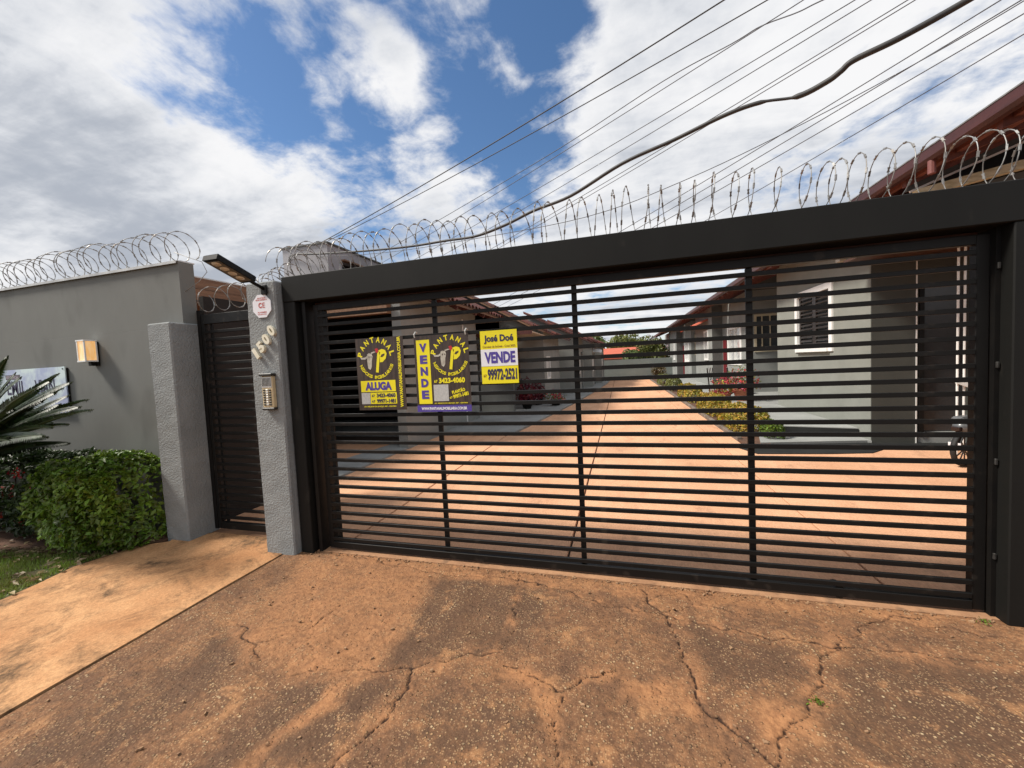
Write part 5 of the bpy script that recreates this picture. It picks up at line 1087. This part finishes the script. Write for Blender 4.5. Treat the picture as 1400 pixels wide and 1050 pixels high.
# cycad at the far left
cb = at_y(-62, 645, 2.05)
cy = empty('cycad', (cb[0], 2.05, 0), 'dark green cycad with long feathery fronds arching in from the left edge', 'cycad')
MB().lathe((cb[0], 2.05, 0), [(.15, 0), (.17, .2), (.16, cb[2] - .2), (.15, cb[2]), (.06, cb[2] + .06), (0.001, cb[2] + .07)], 14).build('trunk', bark, cy)
C0 = Vector((cb[0], 2.05, cb[2])); cyc_m = leafmat('cycad_leaf', (0.030, 0.058, 0.018), (0.014, 0.028, 0.009), .4)
def frond(tip, rise, nl=100, ll=.17):
    tip = Vector(tip); mid = C0.lerp(tip, .5) + Vector((0, 0, rise)); V_, F_ = [], []; rp_ = []; roll = random.choice((-1, 1)) * R_(random.uniform(30, 65))
    for i in range(nl + 1):
        t = i / nl; p = C0 * (1 - t) ** 2 + mid * 2 * t * (1 - t) + tip * t * t; rp_.append(p)
    for i in range(6, nl):
        t = i / nl; tg = (rp_[i + 1] - rp_[i - 1]).normalized(); sd_ = tg.cross(Vector((0, 0, 1))).normalized(); sd_.rotate(Matrix.Rotation(roll, 3, tg)); upv = sd_.cross(tg)
        l = ll * (math.sin(math.pi * min(1, t * .9 + .12)) ** .5) * (1.0 - .45 * t)
        for s_ in (-1, 1):
            dr = (tg * (.75 + .5 * t) + sd_ * s_ * .85 + upv * .28 + Vector((random.uniform(-.06, .06),) * 3)).normalized(); wv = tg.cross(dr).cross(dr).normalized() * .0062
            p = rp_[i]; e_ = p + dr * l - Vector((0, 0, .018)); m2 = p + dr * l * .5 + Vector((0, 0, .006)); b = len(V_)
            V_ += [p - wv, p + wv, m2 - wv * 1.1, m2 + wv * 1.1, e_]; F_ += [(b, b + 1, b + 3), (b, b + 3, b + 2), (b + 2, b + 3, b + 4)]
    me_ = np_mesh('frond', np.array([v[:] for v in V_]), np.array(F_), cyc_m, ORG[cy.name]); fo = link_mesh('frond', me_, cy)
    MB().tube(rp_[::4] + [rp_[-1]], [.011 * (1 - .75 * i / (len(rp_[::4]))) for i in range(len(rp_[::4]) + 1)], 5).build('rachis', leafmat('rachis_green', (0.07, 0.09, 0.03), (0.05, 0.07, 0.025)), fo)
tips_px = [(112, 556, 2.1), (88, 530, 2.2), (72, 520, 1.9), (40, 560, 2.0), (48, 580, 2.2), (20, 545, 1.8), (60, 548, 2.0), (100, 566, 2.25), (6, 500, 2.3), (128, 560, 1.95), (122, 546, 2.2), (100, 522, 2.0), (82, 510, 2.25), (62, 596, 1.8), (12, 486, 2.1), (96, 540, 2.4), (52, 530, 1.7), (30, 515, 1.9), (70, 575, 2.3)]
for u, v, y in tips_px: frond(at_y(u, v, y), random.uniform(.10, .22))
for k in range(16):
    frond(at_y(random.uniform(10, 105), random.uniform(505, 610), random.uniform(1.75, 2.35)), random.uniform(.08, .22))
for a in range(10):
    an = R_(60 + a * 26); frond(C0 + Vector((math.cos(an) * .95, math.sin(an) * (.55 if math.sin(an) > 0 else .75), random.uniform(.1, .6))), random.uniform(.15, .3))
# golden clipped shrubs beside the drive
G = 'clipped golden shrubs along the right of the drive'
def mound(label, c, rx, ry, h, n, m_=leaf_gold, z0=.03, size=.05, fl=None):
    root = empty('clipped_shrub', (c[0], c[1], z0), label, 'shrub', G)
    v = rng.normal(0, 1, (n, 3)); v[:, 2] = np.abs(v[:, 2]); v /= np.linalg.norm(v, axis=1)[:, None]
    q = np.sign(v) * np.abs(v) ** .62; q *= (1 - np.abs(rng.normal(0, .07, n)))[:, None] * (1 + (vnoise(v[:, 0] * 2 + c[0], v[:, 1] * 2 + v[:, 2], 41, 3, 2) - .45)[:, None] * .3)
    P = q * np.array([rx, ry, h]) + np.array([c[0], c[1], z0]); link_mesh('foliage', leaf_mesh('foliage', P, v + np.array([0, 0, .3]), size, m_, ORG[root.name]), root)
    stems(root, [((c[0] + random.uniform(-.3, .3) * rx, c[1] + random.uniform(-.3, .3) * ry, 0), (c[0] + random.uniform(-.6, .6) * rx, c[1] + random.uniform(-.6, .6) * ry, h * .7)) for _ in range(10)], .009)
    if fl:
        k = rng.choice(n, fl, replace=False); ng = link_mesh('new_growth', leaf_mesh('new_growth', P[k] + v[k] * .02, v[k], size * 1.1, leafmat('leaf_orange', (0.50, 0.26, 0.04), (0.40, 0.30, 0.04)), ORG[root.name]), root); ng['kind'] = 'stuff'
mound('largest golden clipped shrub at the near corner of the right terrace', (2.42, 9.05), .36, .95, .50, 5200, size=.055, fl=900)
mound('small dark green ball shrub beside the near terrace corner', (2.62, 8.02), .17, .24, .34, 1400, leaf_green, size=.045)
mound('second golden clipped shrub from the gate beside the drive', (2.40, 11.6), .32, 1.0, .52, 3600, size=.06, fl=700)
mound('third golden clipped shrub from the gate beside the drive', (2.38, 15.2), .32, 1.3, .55, 3200, size=.07, fl=500)
mound('round green shrub halfway down the right of the drive', (2.36, 19.4), .33, .75, .60, 1800, leaf_olive, size=.08)
mound('farthest round shrub on the right of the drive', (2.36, 23.5), .36, .9, .62, 1500, leaf_olive, size=.09)
# potted flowers on the terrace
def pot(c, r, h, m_, root):
    MB().lathe((c[0], c[1], c[2]), [(r * .68, 0), (r * .95, h * .82), (r * 1.08, h * .83), (r * 1.1, h), (r * .95, h), (r * .9, h * .85), (0.001, h * .84)], 20).build('pot', m_, root, True)
def potted(name, label, c, r, h, ph, n, m_, pm, fl=None, size=.07):
    root = empty(name, c, label, 'potted plant', 'plants in pots'); pot(c, r, h, pm, root)
    v = rng.normal(0, 1, (n, 3)); v[:, 2] = np.abs(v[:, 2]); v /= np.linalg.norm(v, axis=1)[:, None]; q = v * rng.uniform(.35, 1, n)[:, None]
    P = np.array(c) + np.array([0, 0, h]) + q * np.array([r * 2.1, r * 2.1, ph]); link_mesh('foliage', leaf_mesh('foliage', P, v, size, m_, ORG[root.name]), root)
    stems(root, [((c[0], c[1], c[2] + h * .8), tuple(P[i])) for i in rng.choice(n, 14)], .006)
    if fl: 
        k = rng.choice(n, fl, replace=False); FL = link_mesh('flowers', leaf_mesh('flowers', np.repeat(P[k], 3, 0) + rng.normal(0, .03, (fl * 3, 3)), np.repeat(v[k], 3, 0), size * 1.0, petal, ORG[root.name], aspect=.8), root); FL['kind'] = 'stuff'
potted('potted_plant', 'terracotta pot with pink flowers on the right terrace', (3.45, 12.9, .20), .24, .36, .75, 420, leaf_olive, terracotta, 110, .085)
potted('potted_plant', 'small terracotta pot with orange leaves beside the pink flowers', (3.02, 13.1, .20), .20, .22, .55, 300, leaf_gold, terracotta, 60, .08)
potted('potted_plant', 'red leaved plant in a dark pot by the left porch', (-3.15, 13.0, .045), .20, .25, .85, 320, leaf_red, guide_paint, None, .16)
potted('potted_plant', 'dark red leaved plant in a black pot against the left porch wall', (-3.0, 14.2, .045), .18, .24, .62, 220, leaf_red, guide_paint, None, .15)
potted('potted_plant', 'small green plant in a black pot at the kerb of the left pavement', (-2.30, 13.9, .045), .20, .20, .40, 170, leaf_olive, guide_paint, 25, .09)
# slatted garden chairs on the right terrace
def chair(label, x, y, rz):
    root = empty('garden_chair', (x, y, .20), label, 'chair', 'garden chairs on the terrace'); root.rotation_euler.z = rz; o_ = ORG[root.name]; ORG[root.name] = Vector((0, 0, 0))
    for sx in (-.25, .25):
        MB().bar((sx, -.25, 0), (sx, -.22, .42), .035, .035, (0, 1, 0)).build('leg', shutter_brown, root); MB().bar((sx, .25, 0), (sx, .33, .92), .035, .035, (0, 1, 0)).build('leg', shutter_brown, root)
    for k in range(6): MB().box(-.26, .26, -.25 + k * .085, -.185 + k * .085, .42, .44).build('seat_slat', shutter_brown, root)
    for k in range(6): MB().bar((-.2 + k * .08, .29, .47), (-.2 + k * .08, .335, .93), .05, .015, (0, 1, 0)).build('back_slat', white_paint if k % 2 else shutter_brown, root)
    ORG[root.name] = o_; return root
chair('slatted garden chair on the terrace behind the pink flowers', 3.95, 15.2, R_(75)); chair('second slatted garden chair nearer the drive, behind the small pot', 3.45, 15.6, R_(60))
# trees beyond the end wall
def tree(label, c, h, r, n, m_, trunk=True, size=.5, cat='tree'):
    root = empty('tree', (c[0], c[1], 0), label, cat, 'trees beyond the end wall'); tm = MB(); tm.tube([(c[0], c[1], 0), (c[0] + .1, c[1], h * .35), (c[0] - .1, c[1], h * .7)], [.22, .16, .07], 8)
    lm = []
    for k in range(10):
        a = random.uniform(0, 6.28); q = random.uniform(.2, .75); p = Vector((c[0] + r * q * math.cos(a), c[1] + r * q * math.sin(a), h * random.uniform(.5, .88))); lm.append((p, random.uniform(.3, .5) * r)); tm.tube([(c[0], c[1], h * random.uniform(.3, .5)), p], [.08, .03], 5)
    tm.build('trunk', bark, root); P, Nn = [], []
    for p, s_ in lm:
        v = rng.normal(0, 1, (n // 10, 3)); v /= np.linalg.norm(v, axis=1)[:, None]; P.append(np.array(p) + v * s_ * (1 - np.abs(rng.normal(0, .22, n // 10)))[:, None]); Nn.append(v)
    link_mesh('crown', leaf_mesh('crown', np.concatenate(P), np.concatenate(Nn), size, m_, ORG[root.name], aspect=.7), root)
tree('dark round topped tree behind the left houses, far beyond the end wall', (-4.0, 62), 5.4, 2.6, 2600, far_green)
tree('pale green wide tree beyond the orange roof', (1.0, 68), 5.0, 3.6, 2600, leaf_olive)
tree('dense green bush like tree behind the end wall', (1.6, 36.5), 2.5, 1.5, 2600, far_green, size=.22)
tree('feathery green tree at the right end of the end wall', (3.2, 35.5), 3.2, 1.6, 2600, leaf_olive, size=.24)
tree('hazy bare looking tree between the pale tree and the right houses', (4.6, 64), 4.8, 2.8, 1200, leafmat('leaf_haze', (0.16, 0.14, 0.09), (0.11, 0.10, 0.06)), size=.3)
shrub('low_shrub', 'brownish low shrub at the foot of the end wall', 'shrub', (2.75, 31.6), .6, .5, 1.1, 900, .16, leafmat('leaf_brown', (0.17, 0.11, 0.05), (0.10, 0.09, 0.03)))

# ================================================================== MOTORCYCLE IN THE CARPORT
mc = empty('motorcycle', (4.28, 6.75, 0), 'dark motorcycle parked under the right carport with its white plate to the street', 'motorcycle')
grey_pl2 = mat('dark_rim', (0.05, 0.05, 0.052), None, 5, .4)
def wheel(y):
    w_ = MB(); prof = [(.30, -.05), (.33, -.03), (.335, 0), (.33, .03), (.30, .05)]; n = 24
    vs_ = [(4.28 + s_, y + r * math.cos(2 * math.pi * k / n), .335 + r * math.sin(2 * math.pi * k / n)) for r, s_ in prof for k in range(n)]
    w_.add(vs_, [(i * n + k, i * n + (k + 1) % n, ((i + 1) % 5) * n + (k + 1) % n, ((i + 1) % 5) * n + k) for i in range(5) for k in range(n)]); p_ = w_.build('wheel', rubber, mc, True)
    r_ = MB()
    for k in range(6): a = k * math.pi / 6; r_.bar((4.28, y + .3 * math.cos(a), .335 + .3 * math.sin(a)), (4.28, y - .3 * math.cos(a), .335 - .3 * math.sin(a)), .02, .014, (1, 0, 0))
    r_.build('rim', grey_pl2, p_)
wheel(6.2); wheel(7.45)
grey_pl = mat('bike_grey', (0.12, 0.125, 0.13), (0.08, 0.085, 0.09), 6, .35, coat=.3)
bd_ = MB(); bd_.add([(4.28 + sx * w_, y, z) for (y, z0_, z1_, w_) in ((6.02, .70, .84, .08), (6.3, .60, .86, .13), (6.75, .50, .82, .15), (7.1, .55, .98, .16), (7.35, .70, .92, .10)) for (sx, z) in ((-1, z0_), (1, z0_), (1, z1_), (-1, z1_))],
       [(i * 4 + k, i * 4 + (k + 1) % 4, i * 4 + 4 + (k + 1) % 4, i * 4 + 4 + k) for i in range(4) for k in range(4)] + [(0, 1, 2, 3), (19, 18, 17, 16)]); bd_.build('body', grey_pl, mc, True)
MB().cham(4.16, 4.40, 6.05, 6.85, .835, .90, .02).build('seat', rubber, mc)
MB().cham(4.18, 4.38, 5.98, 6.4, .86, .97, .04).build('seat_hump', grey_pl, mc)
MB().box(4.19, 4.37, 5.935, 5.945, .36, .48).build('plate', sign_white, mc); MB().bar((4.28, 5.95, .42), (4.28, 6.15, .75), .14, .02).build('mudguard', rubber, mc)
MB().cham(4.21, 4.35, 5.95, 6.02, .70, .78, .01).build('tail_light', mat('tail_red', (0.02, 0.012, 0.012), None, 4, .2), mc)
MB().tube([(3.95, 7.12, 1.08), (4.1, 7.22, 1.10), (4.28, 7.26, 1.06), (4.46, 7.22, 1.10), (4.61, 7.12, 1.08)], .014, 8).build('handlebar', silver, mc, True)
for sx in (-.1, .1): MB().tube([(4.28 + sx, 7.18, 1.04), (4.28 + sx, 7.45, .335)], .022, 8).build('fork', silver, mc, True)
for sx in (-.3, .3):
    MB().cham(4.28 + sx - .06, 4.28 + sx + .06, 7.14, 7.17, 1.2, 1.28, .01).build('mirror', silver, mc); MB().tube([(4.28 + sx * .85, 7.14, 1.09), (4.28 + sx, 7.15, 1.2)], .006, 6).build('mirror_stem', rubber, mc)
MB().tube([(4.42, 6.9, .28), (4.45, 6.2, .33), (4.45, 5.98, .38)], .04, 10).build('exhaust', silver, mc, True)
mc.location = (4.58, 6.52, 0); mc.rotation_euler.z = R_(-62); mc.scale = (.68, .68, .68)
# boundary wall to the right of the portal, and the neighbour side that closes the yard
MB().cham(2.622, 9.6, 2.80, 2.99, -.05, 2.40, .006).thing('boundary_wall', wall_grey, 'grey boundary wall running on to the right of the portal frame', 'wall')
